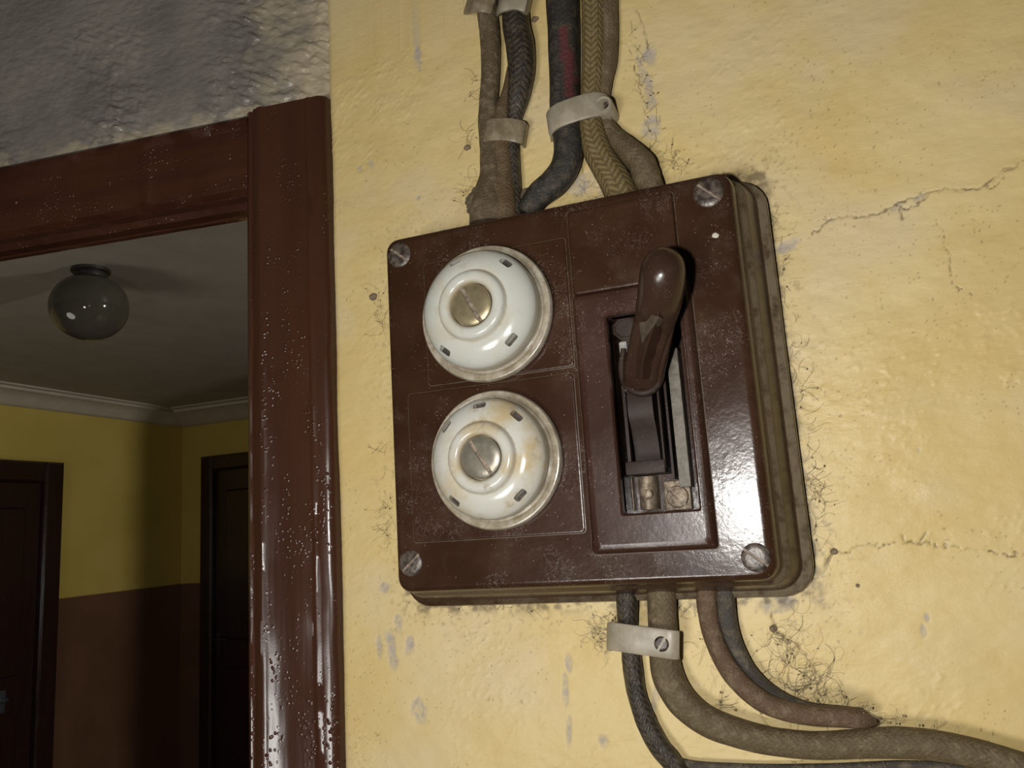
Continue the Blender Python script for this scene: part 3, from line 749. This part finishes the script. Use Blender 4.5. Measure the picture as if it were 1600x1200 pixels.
# the two porcelain fuses
def fuse(flange_px, R_px, slots, capmat, screwmat, lab, slot_a):
    cx, cz = FC(*flange_px, FH_COVER + 0.004); h0 = FH_COVER + 0.0011
    R = mm(*flange_px, R_px, FH_COVER)
    k = R / 0.0335
    bm = bmesh.new()
    prof = [(0.0335, 0), (0.0341, 0.0020), (0.0341, 0.0040), (0.0334, 0.0052), (0.0322, 0.0056), (0.0306, 0.0050), (0.0298, 0.0040), (0.02, 0.0040)]
    lathe(bm, [(r * k, h0 + h * k) for r, h in prof], (cx, 0, cz), '-Y', 72)
    root = None
    prof = [(0.0289, 0.003), (0.0292, 0.0090), (0.0291, 0.0116), (0.0284, 0.0138), (0.0268, 0.0158), (0.0246, 0.0175), (0.0222, 0.0187), (0.0200, 0.0194), (0.0182, 0.0197), (0.0174, 0.0197), (0.0169, 0.0202),
            (0.0166, 0.0216), (0.0158, 0.0226), (0.0145, 0.0231), (0.0124, 0.0231), (0.0112, 0.0226), (0.0106, 0.0216), (0.0104, 0.0182), (0.002, 0.0182)]
    cb = bmesh.new(); lathe(cb, [(r * k, h0 + h * k) for r, h in prof], (cx, 0, cz), '-Y', 96)
    cap = mesh_obj('fuse_cap', cb, capmat, board, 40, label=lab)
    # vent slots cut right into the glaze
    cut = bmesh.new(); pos = []
    for a in slots:
        a = math.radians(a); r = 0.0252 * k
        q = (cx + r * math.cos(a), -(h0 + 0.0170 * k), cz + r * math.sin(a)); pos.append((q, a))
        m = Matrix.Rotation(-(a + math.pi / 2), 3, 'Y') @ Matrix.Rotation(0.0, 3, 'Z')
        add_box(cut, q, (0.0066 * k, 0.010 * k, 0.0028 * k), 0.0010 * k, m)
    me = bpy.data.meshes.new('cut'); bmesh.ops.translate(cut, verts=cut.verts, vec=-origin(board)); cut.to_mesh(me); cut.free()
    co = bpy.data.objects.new('cut', me); COL.objects.link(co); co.location = board.location
    md = cap.modifiers.new('b', 'BOOLEAN'); md.operation = 'DIFFERENCE'; md.object = co; md.solver = 'EXACT'
    bpy.context.view_layer.update()
    dg = bpy.context.evaluated_depsgraph_get(); nm = bpy.data.meshes.new_from_object(cap.evaluated_get(dg)); cap.modifiers.clear()
    old = cap.data; cap.data = nm; bpy.data.meshes.remove(old); nm.name = 'fuse_cap'
    bpy.data.objects.remove(co)
    nm.shade_smooth(); nm.set_sharp_from_angle(angle=math.radians(40))
    # grime where the collar meets the dome and round the screw
    vals = []
    for v in nm.vertices:
        rr = math.hypot(v.co.x + BX - cx, v.co.z + BZ - cz) / k
        n = 0.6 + 0.8 * (random.random() - 0.5)
        vals.append(max(0, 1 - abs(rr - 0.0172) / 0.0009) * 0.6 * n + max(0, 1 - abs(rr - 0.0105) / 0.0013) * 0.7 + max(0, (rr - 0.0284) / 0.0008) * 0.45)
    point_attr(cap, 'grime', vals)
    fl = mesh_obj('fuse_flange', bm, 'flange', cap, 40, label='grubby glazed flange')
    for q, a in pos:
        b2 = bmesh.new(); m = Matrix.Rotation(-(a + math.pi / 2), 3, 'Y')
        add_box(b2, (q[0], q[1] + 0.0041 * k, q[2]), (0.0064 * k, 0.0006, 0.0026 * k), 0.0, m)
        mesh_obj('vent_slot', b2, 'hole', cap, 0)
    slotted(None, (cx, cz), 0.0100 * k, h0 + 0.0206 * k, 0.0014 * k, math.radians(slot_a), 0.0010 * k, screwmat, cap, 'fuse_screw', 'slot', 36, 0.0008)
    return cap
fuse((760, 490), 96, (48, 110, 229, 313), 'porcelain', 'brass', 'upper white porcelain fuse cap with a few black chips', -63)
fuse((774, 718), 101, (46, 92, 138, 229, 312), 'stained', 'pewter', 'lower white porcelain fuse cap with ochre stains', -58)

# chips in the upper cap's glaze and a fleck of paint on the cover
def fleck(name, px, py, h, r, mat, parent, sq=1.0):
    c = PW(px, py, h); bm = bmesh.new(); rr = mm(px, py, r, h); n = 9
    lp = lambda k, d: [(c[0] + k * rr * math.cos(a) * (0.8 + 0.4 * random.random()), c[1] - d, c[2] + sq * k * rr * math.sin(a) * (0.8 + 0.4 * random.random())) for a in np.linspace(0, 2 * math.pi, n + 1)[:-1]]
    loops_mesh(bm, [lp(1.0, -0.0006), lp(0.95, 0.00005), lp(0.5, 0.0003)]); return mesh_obj(name, bm, mat, parent, 0)
fleck('paint_fleck', 1118, 368, FH_COVER, 5, 'putty', board)

# inside the switch opening
def blk(name, px0, py0, px1, py1, h0, h1, mat, bev=0.0006, parent=None, label=None, lean=0.0):
    xa, za = FC(px0, py0, h1); xb, zb = FC(px1, py1, h1)
    bm = bmesh.new()
    add_box(bm, ((xa + xb) / 2, -(h0 + h1) / 2, (za + zb) / 2), (abs(xb - xa), h1 - h0, abs(za - zb)), bev)
    return mesh_obj(name, bm, mat, parent or board, 30, label=label)
RF = REC_FLOOR
blk('switch_plate', 966, 492, 1046, 540, RF - 0.001, 0.0345, 'dark_bakelite')
# little eight-sided ring moulded on that plate
cx, cz = FC(977, 513, 0.035)
bm = bmesh.new()
lp = lambda r, h: [(cx + r * 1.15 * math.cos(a), -h, cz + r * math.sin(a)) for a in np.linspace(math.pi / 8, 2 * math.pi + math.pi / 8, 9)[:-1]]
loops_mesh(bm, [lp(0.0062, 0.034), lp(0.0062, 0.0355), lp(0.0054, 0.0358), lp(0.0048, 0.0355), lp(0.0048, 0.0346)], False, True)
mesh_obj('moulded_ring', bm, 'dark_bakelite', board, 20)
blk('side_rail', 1040, 545, 1080, 760, RF - 0.001, 0.030, 'rail', label='grey dusty rail on the right')
blk('side_rail', 962, 545, 974, 700, RF - 0.001, 0.029, 'rail')
blk('contact_blade', 966, 534, 986, 610, 0.020, 0.037, 'pale', 0.0012, label='pale metal contact blade')
# carrier: open frame with a hollow drum between its cheeks
blk('carrier_cheek', 973, 600, 985, 732, 0.02, 0.0385, 'dark_bakelite', 0.0008)
blk('carrier_cheek', 1027, 588, 1037, 732, 0.02, 0.0385, 'dark_bakelite', 0.0008)
blk('carrier_plate', 1038, 592, 1052, 748, 0.018, 0.0345, 'dark_bakelite', 0.0008)
blk('carrier_foot', 976, 722, 1040, 738, 0.02, 0.0395, 'dark_bakelite', 0.0010)
x0, z0 = FC(983, 640, 0.034); x1, z1 = FC(1030, 722, 0.034)
bm = bmesh.new()
prof = [(0.0, 0.036), (0.12, 0.0372), (0.30, 0.0375), (0.42, 0.0362), (0.52, 0.0335), (0.75, 0.0300), (1.0, 0.0285)]
zt = FC(1003, 608, 0.036)[1]
loops_mesh(bm, [[(x, -0.018, zt + (z1 - zt) * t) if k else (x, -h, zt + (z1 - zt) * t) for x, k in ((x0, 1), (x0, 0), (x1, 0), (x1, 1))] for t, h in prof])
mesh_obj('carrier_drum', bm, 'dark_bakelite', board, 50)
# terminals at the bottom
bm = bmesh.new()
cx, cz = FC(1008, 770, 0.03); w = mm(1008, 770, 16, 0.03); hh = mm(1008, 770, 26, 0.03)
loops_mesh(bm, [[(cx + w * math.cos(a), -(RF - 0.001 + 0.012 * max(0, math.sin(a)) ** 0.6), z) for a in np.linspace(0, math.pi, 13)] for z in (cz - hh, cz - hh * 0.3, cz + hh * 0.4, cz + hh)], True, True, True)
t1 = mesh_obj('terminal_post', bm, 'terminal', board, 50)
c = FC(1010, 772, 0.029)
slotted(None, c, mm(1010, 772, 9, 0.03), RF + 0.0095, 0.0022, math.radians(60), 0.0005, 'terminal', t1, 'terminal_screw', 'hole', 20)
t2 = blk('terminal_block', 1036, 752, 1082, 796, RF - 0.001, 0.0225, 'terminal', 0.0012)
c = FC(1058, 776, 0.024)
slotted(None, c, mm(1058, 776, 18, 0.024), 0.0222, 0.0018, math.radians(-50), 0.0007, 'terminal', t2, 'terminal_screw', 'hole', 24)
blk('terminal_block', 976, 745, 992, 798, RF - 0.001, 0.0215, 'terminal', 0.0012)

# lever: stirrup ring, shaft and bulb grip pointing up and out towards the viewer
def W3(px, py, h): return np.array(PW(px, py, h))
def loft(stations, n=28, ex=2.0):
    """stations: (centre, half width along X, half thickness along the lever's normal, front flat)"""
    loops = []
    for i, (c, a, b, flat) in enumerate(stations):
        p0 = stations[max(i - 1, 0)][0]; p1 = stations[min(i + 1, len(stations) - 1)][0]
        t = (p1 - p0) / np.linalg.norm(p1 - p0)
        xv = np.array([1.0, 0, 0]); xv -= t * (xv @ t); xv /= np.linalg.norm(xv)
        nv = np.cross(xv, t)
        if nv[1] > 0: nv = -nv
        lp = []
        for k in range(n):
            th = 2 * math.pi * k / n; cs, sn = math.cos(th), math.sin(th)
            e = 2.0 / (2.0 + flat)
            lp.append(c + xv * a * math.copysign(abs(cs) ** e, cs) + nv * b * math.copysign(abs(sn) ** e, sn))
        loops.append(lp)
    return loops
st = []
for px, py, h, wpx, b, fl in ((1002, 604, 0.037, 26, 0.0050, 0.8), (1002, 594, 0.040, 28, 0.0062, 0.9), (1005, 566, 0.046, 28, 0.0064, 1.3), (1012, 538, 0.052, 28, 0.0064, 1.6), (1018, 515, 0.057, 29, 0.0064, 1.6),
                              (1023, 498, 0.061, 30.5, 0.0072, 1.2), (1026, 486, 0.065, 32, 0.0092, 0.8), (1030, 470, 0.069, 33.5, 0.0112, 0.5), (1033, 450, 0.073, 34.5, 0.0122, 0.3), (1035, 432, 0.0765, 34.5, 0.0124, 0.2), (1036, 418, 0.079, 33, 0.0118, 0.1), (1037, 407, 0.081, 29.5, 0.0102, 0), (1037, 398, 0.0828, 23, 0.0076, 0), (1037.5, 392, 0.084, 14, 0.0044, 0), (1038, 389.5, 0.0846, 3, 0.001, 0)):
    st.append((W3(px, py, h), mm(px, py, wpx, h), b, fl))
bm = bmesh.new(); loops_mesh(bm, loft(st))
lever = mesh_obj('lever', bm, 'lever', board, 60, label='brown bakelite lever with rounded grip')
# scooped ridge down the lever's front
bm = bmesh.new(); sec = []
for l, lh, m, mh, r_, rh, y in ((1022, 0.072, 1028, 0.0745, 1036, 0.072, 470), (1000, 0.064, 1029, 0.0735, 1048, 0.064, 490), (994, 0.0585, 1021, 0.0690, 1041, 0.0585, 512), (988, 0.0520, 1011, 0.0610, 1034, 0.0520, 540), (983, 0.0460, 1004, 0.0535, 1029, 0.0460, 566), (982, 0.0405, 1002, 0.0470, 1026, 0.0405, 592)):
    a, b, c = W3(l, y, lh + 0.0025), W3(m, y, mh + 0.0045), W3(r_, y, rh + 0.0025)
    sec.append([a + np.array([0.001, 0.004, 0]), a, b * 0.93 + a * 0.07, b * 0.95 + c * 0.05, c, c + np.array([-0.001, 0.004, 0])])
loops_mesh(bm, sec); mesh_obj('lever_facet', bm, 'lever', lever, 28)
# worn wedge below the grip, its lit facet put into a paler colour
bm = bmesh.new()
a, b, c = W3(996, 486, 0.0700), W3(1031, 495, 0.0786), W3(1003, 536, 0.0648)
bk = np.array([0.001, 0.006, 0.0])
loops_mesh(bm, [[a + bk, b + bk, c + bk], [a, b, c]]); mesh_obj('worn_wedge', bm, 'worn', lever, 25, label='pale worn wedge below the grip')
# side cheek of the lever on its right
bm = bmesh.new(); sr = []
for px, py, h, wpx, b in ((1030, 592, 0.040, 6, 0.004), (1036, 560, 0.046, 7, 0.005), (1046, 520, 0.054, 6, 0.005), (1054, 488, 0.061, 4, 0.004), (1059, 468, 0.066, 2, 0.002)):
    sr.append((W3(px, py, h), mm(px, py, wpx, h), b, 0.6))
loops_mesh(bm, loft(sr, 14)); mesh_obj('lever_cheek', bm, 'lever', lever, 50)
# dimple on the grip's end
c = W3(1040, 399, 0.0845)
bm = bmesh.new()
loops_mesh(bm, [[c + np.array([r * math.cos(a), -h + 0.35 * r * math.sin(a), r * 0.9 * math.sin(a)]) for a in np.linspace(0, 2 * math.pi, 17)[:-1]] for r, h in ((0.0026, -0.0012), (0.0024, 0.0002), (0.0018, 0.0004), (0.0014, 0.0))])
mesh_obj('grip_dimple', bm, 'lever', lever, 50)
# stirrup
bm = bmesh.new()
tube(bm, [W3(974, 545, 0.040), W3(971, 575, 0.0405), W3(976, 598, 0.041), W3(990, 611, 0.042), W3(1006, 614, 0.0425), W3(1021, 608, 0.042), W3(1031, 594, 0.041), W3(1037, 570, 0.0405), W3(1042, 545, 0.040)], [0.0013, 0.0017, 0.0019, 0.002, 0.002, 0.002, 0.0019, 0.0017, 0.0013], 12, 0.0, uv=False)
mesh_obj('stirrup', bm, 'dark_bakelite', board, 60, label='dark curved stirrup under the lever')

# ================================================================== CABLES
CABLE_GROUP_TOP = 'old cables entering the top of the board'
CABLE_GROUP_LOW = 'old cables leaving the bottom of the board'
def cable(pts, mat, label, group, seed, lump=0.05, seg=18, name='cable', bare=None):
    P = [PW(px, py, h) for px, py, h, w in pts]; R = [mm(px, py, w, h) for px, py, h, w in pts]
    bm = bmesh.new(); tube(bm, P, R, seg, lump, seed)
    o = mesh_obj(name, bm, mat, None, 60, loc=tuple(P[0]))
    if bare is not None:
        vals = []
        for v in o.data.vertices:
            w = np.array(v.co) + P[0]
            n = float(fbm(np.array(w[0] * 300), np.array(w[2] * 140), 3, 5)) - 0.5
            s = 0
            for a, b, wd in bare:
                pa, pb = PW(*a), PW(*b); d = pb - pa; t = np.clip((w - pa) @ d / (d @ d), 0, 1); q = w - pa - d * t
                s = max(s, min(1, max(0, (1.0 - np.linalg.norm(q[[0, 2]]) / wd + n * 2.4) * 1.8)) if w[1] < P[0][1] + 0.002 else 0)
            vals.append(s)
        point_attr(o, 'bare', vals)
    return props(o, label, 'cable', group)
cable([(757, -60, 0.009, 13), (761, 15, 0.008, 13), (766, 60, 0.007, 13), (767, 110, 0.006, 12.5), (764, 160, 0.006, 13), (765, 200, 0.006, 15), (768, 240, 0.007, 16), (771, 275, 0.008, 19), (766, 305, 0.009, 24), (765, 330, 0.010, 28), (765, 352, 0.010, 28)],
      'dusty_cable', 'leftmost brown cloth cable above the board, widening into dust at the bottom', CABLE_GROUP_TOP, 1, 0.07)
cable([(806, -60, 0.0085, 17), (806, 5, 0.0085, 17), (807, 40, 0.0085, 18), (813, 75, 0.0085, 19), (815, 110, 0.0085, 18), (810, 150, 0.0075, 15), (803, 190, 0.006, 10), (801, 230, 0.006, 9), (803, 270, 0.006, 9), (805, 320, 0.007, 10), (806, 345, 0.007, 10)],
      'black_cable', 'glossy black braided cable, second from the left above the board', CABLE_GROUP_TOP, 2, 0.05)
cable([(800, 105, 0.004, 6), (794, 145, 0.005, 9), (786, 175, 0.006, 12), (783, 205, 0.006, 14), (785, 240, 0.0065, 15), (787, 280, 0.007, 17), (785, 325, 0.009, 22), (785, 348, 0.009, 22)],
      'brown_cable', 'short brown cable peeling off the black braid above the left fuse', CABLE_GROUP_TOP, 3, 0.06)
cable([(877, -60, 0.008, 22), (879, 0, 0.008, 22), (881, 60, 0.008, 21), (882, 120, 0.008, 20.5), (882, 170, 0.009, 20), (886, 205, 0.010, 20), (888, 235, 0.0105, 20), (882, 262, 0.0105, 20), (866, 285, 0.010, 20), (845, 302, 0.0095, 19), (832, 318, 0.009, 17), (822, 334, 0.009, 15)],
      'red_cable', 'thick black cable with a bare red patch, bending left into the board top', CABLE_GROUP_TOP, 4, 0.04, 22, bare=[((883, 50, 0.015), (893, 150, 0.015), 0.0034)])
cable([(925, -60, 0.008, 16), (927, 0, 0.008, 16), (928, 60, 0.008, 16), (926, 120, 0.008, 15.5), (923, 165, 0.009, 15), (925, 200, 0.0095, 17), (934, 235, 0.010, 20), (947, 260, 0.0105, 21), (961, 282, 0.0105, 23), (970, 302, 0.011, 24), (976, 322, 0.011, 24)],
      'olive_cable', 'olive braided cable passing in front under the slanted clamp', CABLE_GROUP_TOP, 5, 0.06, 20)
cable([(950, -60, 0.006, 13), (950, 0, 0.006, 13), (952, 50, 0.006, 12), (950, 95, 0.006, 12), (944, 130, 0.006, 11), (938, 170, 0.006, 11), (950, 200, 0.0065, 12), (966, 220, 0.0075, 15), (986, 238, 0.009, 18), (1003, 256, 0.010, 20), (1011, 278, 0.010, 20), (1019, 300, 0.010, 18), (1023, 320, 0.010, 18)],
      'drab_cable', 'drab plaster-caked cable behind the olive one, bulging above the board', CABLE_GROUP_TOP, 6, 0.12, 20)
# bottom
cable([(979, 905, 0.0075, 17), (980, 945, 0.0075, 17), (981, 975, 0.0075, 16), (985, 1010, 0.007, 15.5), (989, 1045, 0.007, 16), (995, 1085, 0.007, 17), (1008, 1125, 0.007, 18), (1030, 1165, 0.007, 18), (1055, 1200, 0.007, 18), (1080, 1260, 0.007, 18)],
      'black_cable', 'black twisted cable at the far left below the board', CABLE_GROUP_LOW, 7, 0.14)
cable([(1034, 905, 0.009, 24), (1034, 945, 0.009, 24), (1036, 985, 0.009, 24), (1038, 1025, 0.009, 25), (1046, 1062, 0.009, 27), (1066, 1096, 0.009, 27), (1100, 1124, 0.009, 26), (1145, 1143, 0.009, 25), (1200, 1157, 0.009, 24), (1270, 1164, 0.009, 23), (1340, 1162, 0.009, 25), (1400, 1160, 0.010, 27), (1460, 1165, 0.010, 27), (1520, 1176, 0.010, 26), (1600, 1199, 0.010, 26), (1680, 1225, 0.010, 26)],
      'drab_cable', 'thickest drab brown cable sweeping from the board to the lower right corner', CABLE_GROUP_LOW, 8, 0.05, 22)
cable([(1104, 905, 0.009, 17), (1105, 945, 0.0095, 17), (1112, 985, 0.010, 17), (1126, 1022, 0.011, 17), (1147, 1056, 0.0135, 18), (1178, 1087, 0.0165, 18), (1215, 1107, 0.018, 17.5), (1262, 1117, 0.018, 17), (1305, 1120, 0.0175, 18), (1335, 1122, 0.016, 18), (1352, 1125, 0.014, 14), (1366, 1128, 0.012, 7)],
      'rust_cable', 'rusty brown cable curving below the board and ending frayed at right', CABLE_GROUP_LOW, 9, 0.06, 20)
cable([(1132, 905, 0.007, 16), (1134, 950, 0.007, 16), (1140, 985, 0.007, 15.5), (1152, 1018, 0.007, 15), (1170, 1050, 0.0075, 15), (1196, 1076, 0.008, 14), (1230, 1096, 0.009, 12), (1265, 1106, 0.010, 10), (1310, 1110, 0.011, 9), (1345, 1112, 0.011, 7)],
      'grey_cable', 'grey-black cable along the upper side of the rusty brown one', CABLE_GROUP_LOW, 10, 0.06)
cable([(1052, 1186, 0.004, 6), (1085, 1196, 0.004, 8), (1140, 1200, 0.004, 9), (1220, 1202, 0.004, 9), (1320, 1200, 0.004, 9), (1420, 1196, 0.004, 9), (1500, 1202, 0.004, 9), (1580, 1225, 0.004, 9)],
      'grey_cable', 'thin grey cable lying along the bottom edge under the thick brown one', CABLE_GROUP_LOW, 11, 0.06, 12)

# dust clumps where the cables enter
def clump(px, py, h, rx, rz, seed, label):
    c = PW(px, py, h); bm = bmesh.new(); bmesh.ops.create_icosphere(bm, subdivisions=4, radius=1.0)
    sx, sz = mm(px, py, rx, h), mm(px, py, rz, h)
    for v in bm.verts:
        d = v.co.normalized()
        n = 0.75 + 0.5 * float(fbm(np.array(d.x * 5 + d.y * 3 + seed), np.array(d.z * 5 - d.y * 2), 4, seed))
        v.co = Vector((c[0] + d.x * sx * n, c[1] + d.y * min(sx, sz) * 0.7 * n, c[2] + d.z * sz * n))
    return props(mesh_obj('dust_clump', bm, 'lint', None, 0, loc=tuple(c)), label, 'dust')
clump(757, 316, 0.008, 27, 24, 3, 'fuzzy brown dust heap at the foot of the leftmost upper cable')
clump(823, 308, 0.006, 10, 13, 8, 'small dark dust clump beside the end of the black-red cable')

# ================================================================== CLAMPS
def clamp(name_label, path, wpx, thick, mat, screw=None, tilt=0.0, group='cable clamps on the wall', screw_mat='screw', scr_a=40, scr_h=None):
    P = [PW(*p) for p in path]; mid = P[len(P) // 2]
    root = thing('cable_clamp', (mid[0], 0, mid[2]), name_label, 'clamp', group)
    pts, _ = catmull(P, [1] * len(P), 0.0008)
    d = P[-1] - P[0]; d[1] = 0; d /= np.linalg.norm(d); up = np.array([-d[2], 0, d[0]])
    w = mm(path[1][0], path[1][1], wpx, path[1][2])
    bm = bmesh.new(); ribbon(bm, pts, up * w, thick); mesh_obj('strap', bm, mat, root, 40)
    if screw:
        px, py, r, h = screw; c = FC(px, py, h); slotted(None, c, mm(px, py, r, h), h, 0.0012, math.radians(scr_a), mm(px, py, r, h) * 0.13, screw_mat, root, 'clamp_screw')
    return root
clamp('grimy beige strap clamp round the left pair of upper cables', [(756, 214, 0.001), (757, 212, 0.006), (762, 206, 0.0125), (775, 203, 0.0138), (792, 203, 0.0138), (806, 205, 0.0130), (818, 209, 0.0095), (823, 213, 0.004), (824, 215, 0.001)], 30, 0.0016, 'grimy_clamp')
c2 = clamp('slanted cream clamp over the black-red and olive cables', [(858, 205, 0.001), (858, 200, 0.008), (862, 190, 0.0160), (874, 181, 0.0190), (895, 173, 0.0195), (915, 167, 0.0190), (932, 164, 0.0170), (944, 165, 0.0135), (953, 170, 0.009), (957, 173, 0.004), (958, 174, 0.001)], 34, 0.0016, 'clamp')
# the clamp's screw pillar, seen almost end on
c = PW(946, 170, 0.0125)
bm = bmesh.new()
lathe(bm, [(0.0054, 0.001), (0.0054, 0.0175), (0.0047, 0.0185), (0.0034, 0.0182), (0.0030, 0.0150), (0.0005, 0.0148)], (c[0], 0, c[2]), '-Y', 26); mesh_obj('screw_pillar', bm, 'clamp', c2, 40)
slotted(None, (c[0], c[2]), 0.0029, 0.0150, 0.0010, 0.6, 0.0004, 'screw', c2, 'clamp_screw')
clamp('dusty clamp at the top edge on the leftmost cable', [(733, 4, 0.002), (735, 3, 0.010), (746, 0, 0.0155), (762, 0, 0.0155), (774, 4, 0.010), (776, 6, 0.002)], 34, 0.0018, 'grimy_clamp')
clamp('pale clamp at the top edge on the black braided cable', [(781, 10, 0.002), (783, 7, 0.010), (790, 1, 0.0160), (808, -3, 0.0170), (822, 1, 0.0155), (828, 6, 0.010), (830, 9, 0.002)], 32, 0.0018, 'clamp')
clamp('cream clamp with a slotted screw under the board', [(951, 996, 0.001), (951, 995, 0.007), (956, 994, 0.0155), (972, 996, 0.0185), (1000, 1000, 0.0192), (1030, 1004, 0.0192), (1052, 1007, 0.0190), (1061, 1008, 0.0150), (1062, 1008, 0.006), (1062, 1008, 0.001)], 43, 0.0018, 'clamp', (1034, 1006, 13, 0.0205), scr_a=55)

# ================================================================== COBWEBS AND LINT
def web_mesh(bm, pts, r):
    ring = None
    pts = [np.array(p) for p in pts]
    for i, p in enumerate(pts):
        t = pts[min(i + 1, len(pts) - 1)] - pts[max(i - 1, 0)]; t = t / (np.linalg.norm(t) + 1e-9)
        n = np.cross(t, (0.2, 1, 0.3)); n /= np.linalg.norm(n); b = np.cross(t, n)
        cur = [bm.verts.new(p + (n * math.cos(a) + b * math.sin(a)) * r) for a in (0, 2.094, 4.189)]
        if ring:
            for k in range(3): bm.faces.new((ring[k], ring[(k + 1) % 3], cur[(k + 1) % 3], cur[k]))
        ring = cur
def strand(bm, px, py, ang, length, h, r, curl=0.5, nodes=0.25):
    pts = []; n = max(4, int(length / 3)); x, y = px, py
    w = random.uniform(-curl, curl) * 0.3
    for i in range(n):
        pts.append(PW(x, y, max(0.0004, h * (1 - 0.6 * i / n) + random.uniform(-0.0003, 0.0003))))
        w += random.uniform(-curl, curl) * 0.35; w *= 0.85
        ang += w
        x += math.cos(ang) * 3; y += math.sin(ang) * 3
    web_mesh(bm, pts, r)
    if random.random() < nodes:
        q = random.choice(pts); nb = bmesh.ops.create_icosphere(bm, subdivisions=1, radius=random.uniform(0.0002, 0.0006))
        for v in nb['verts']: v.co = Vector((v.co.x + q[0], v.co.y + q[1], v.co.z * random.uniform(0.7, 1.6) + q[2]))
def web(label, starts, count, lo, hi, mat='web', h=0.0025, r=(0.00003, 0.00009), curl=0.5, spread=6, nodes=0.25):
    bm = bmesh.new()
    for _ in range(count):
        s = random.choice(starts); t = random.random()
        x = s[0] + (s[2] - s[0]) * t + random.gauss(0, spread); y = s[1] + (s[3] - s[1]) * t + random.gauss(0, spread)
        strand(bm, x, y, math.radians(s[4] + random.gauss(0, s[5])), random.uniform(lo, hi), h, random.uniform(*r), curl, nodes)
    p = PW(starts[0][0], starts[0][1], 0)
    return props(mesh_obj('cobweb', bm, mat, None, 0, loc=tuple(p)), label, 'cobweb', None, 'stuff')
web('dirty cobweb threads along the right edge of the fuse board', [(1206, 330, 1232, 480, 20, 70), (1232, 480, 1262, 700, 20, 60), (1262, 700, 1275, 860, 10, 60), (1255, 735, 1285, 790, 30, 50)], 120, 10, 45, spread=5)
web('lint and web threads along the left edge of the fuse board', [(592, 440, 602, 520, 170, 60), (600, 690, 606, 850, 150, 60), (602, 780, 610, 850, 140, 50)], 60, 10, 40, spread=4)
web('wispy threads hanging under the middle of the fuse board', [(700, 948, 840, 948, 80, 60), (1060, 945, 1090, 945, 90, 60), (955, 940, 965, 980, 120, 50)], 55, 8, 30, spread=5)
web('large tangled cobweb right of the two lower cables', [(1190, 1010, 1290, 1095, 30, 90), (1210, 985, 1230, 1000, 50, 40), (1255, 1050, 1320, 1100, 20, 90), (1240, 1060, 1300, 1090, 90, 120)], 110, 20, 90, h=0.004, curl=0.7, spread=14, nodes=0.3)
web('fine dark threads above the board round the caked cable', [(1005, 235, 1060, 260, -30, 70), (900, 290, 960, 296, -30, 90), (975, 40, 1030, 220, 60, 100)], 90, 10, 40, spread=9)
web('fuzzy threads left of the leftmost upper cable', [(735, 320, 752, 260, -150, 50), (730, 230, 748, 190, 150, 60), (740, 120, 750, 160, 170, 60)], 60, 8, 40, spread=6)
web('threads between the rusty cable and the thick brown cable', [(1080, 960, 1130, 1090, 80, 60), (1100, 1100, 1180, 1110, -10, 60), (1160, 1090, 1260, 1100, 20, 60)], 55, 10, 45, h=0.010, spread=6)
web('pale fluffy web on the left end of the lower clamp', [(930, 975, 950, 1010, 180, 70)], 70, 10, 40, 'pale_web', h=0.006, curl=0.9, spread=9)
web('thin threads along the lower edge of the thick brown cable', [(1330, 1130, 1500, 1140, -60, 60), (1180, 1180, 1460, 1190, 80, 50), (1330, 1115, 1400, 1135, -20, 60), (1320, 1085, 1322, 1160, 90, 20)], 80, 8, 40, h=0.012, spread=5)
web('short fibres of frayed cloth at the end of the rusty cable', [(1320, 1110, 1362, 1125, 0, 70)], 70, 6, 26, 'pale_web', h=0.018, spread=6)
# dirt crumbs and chips stuck to the wall
def crumb(px, py, r, mat, label, h=0.0006, group=None):
    c = PW(px, py, h); bm = bmesh.new(); bmesh.ops.create_icosphere(bm, subdivisions=2, radius=1.0)
    s = mm(px, py, r)
    for v in bm.verts:
        n = 0.6 + 0.8 * float(fbm(np.array(v.co.x * 1.7 + px), np.array(v.co.z * 1.7 + v.co.y), 3, int(px) % 97))
        v.co = Vector((c[0] + v.co.x * s * n * 1.2, c[1] + v.co.y * s * 0.6 * n, c[2] + v.co.z * s * n))
    return props(mesh_obj('dirt_crumb', bm, mat, None, 0, loc=tuple(c)), label, 'dirt', group)
crumb(583, 464, 5, 'web', 'dark crumb on the yellow wall just left of the board')
crumb(1303, 862, 5, 'web', 'dark crumb at the left end of the lower wall crack')
crumb(1208, 982, 6, 'web', 'dark crumb on the wall under the board corner')
crumb(836, 30, 4, 'web', 'dark crumb right of the black braided cable near the top')
crumb(730, 231, 4, 'web', 'dark crumb left of the upper grimy clamp')
crumb(1340, 915, 3, 'web', 'tiny dark crumb on the wall right of the board corner')

print('faces', sum(len(o.data.polygons) for o in SC.objects if o.type == 'MESH'))
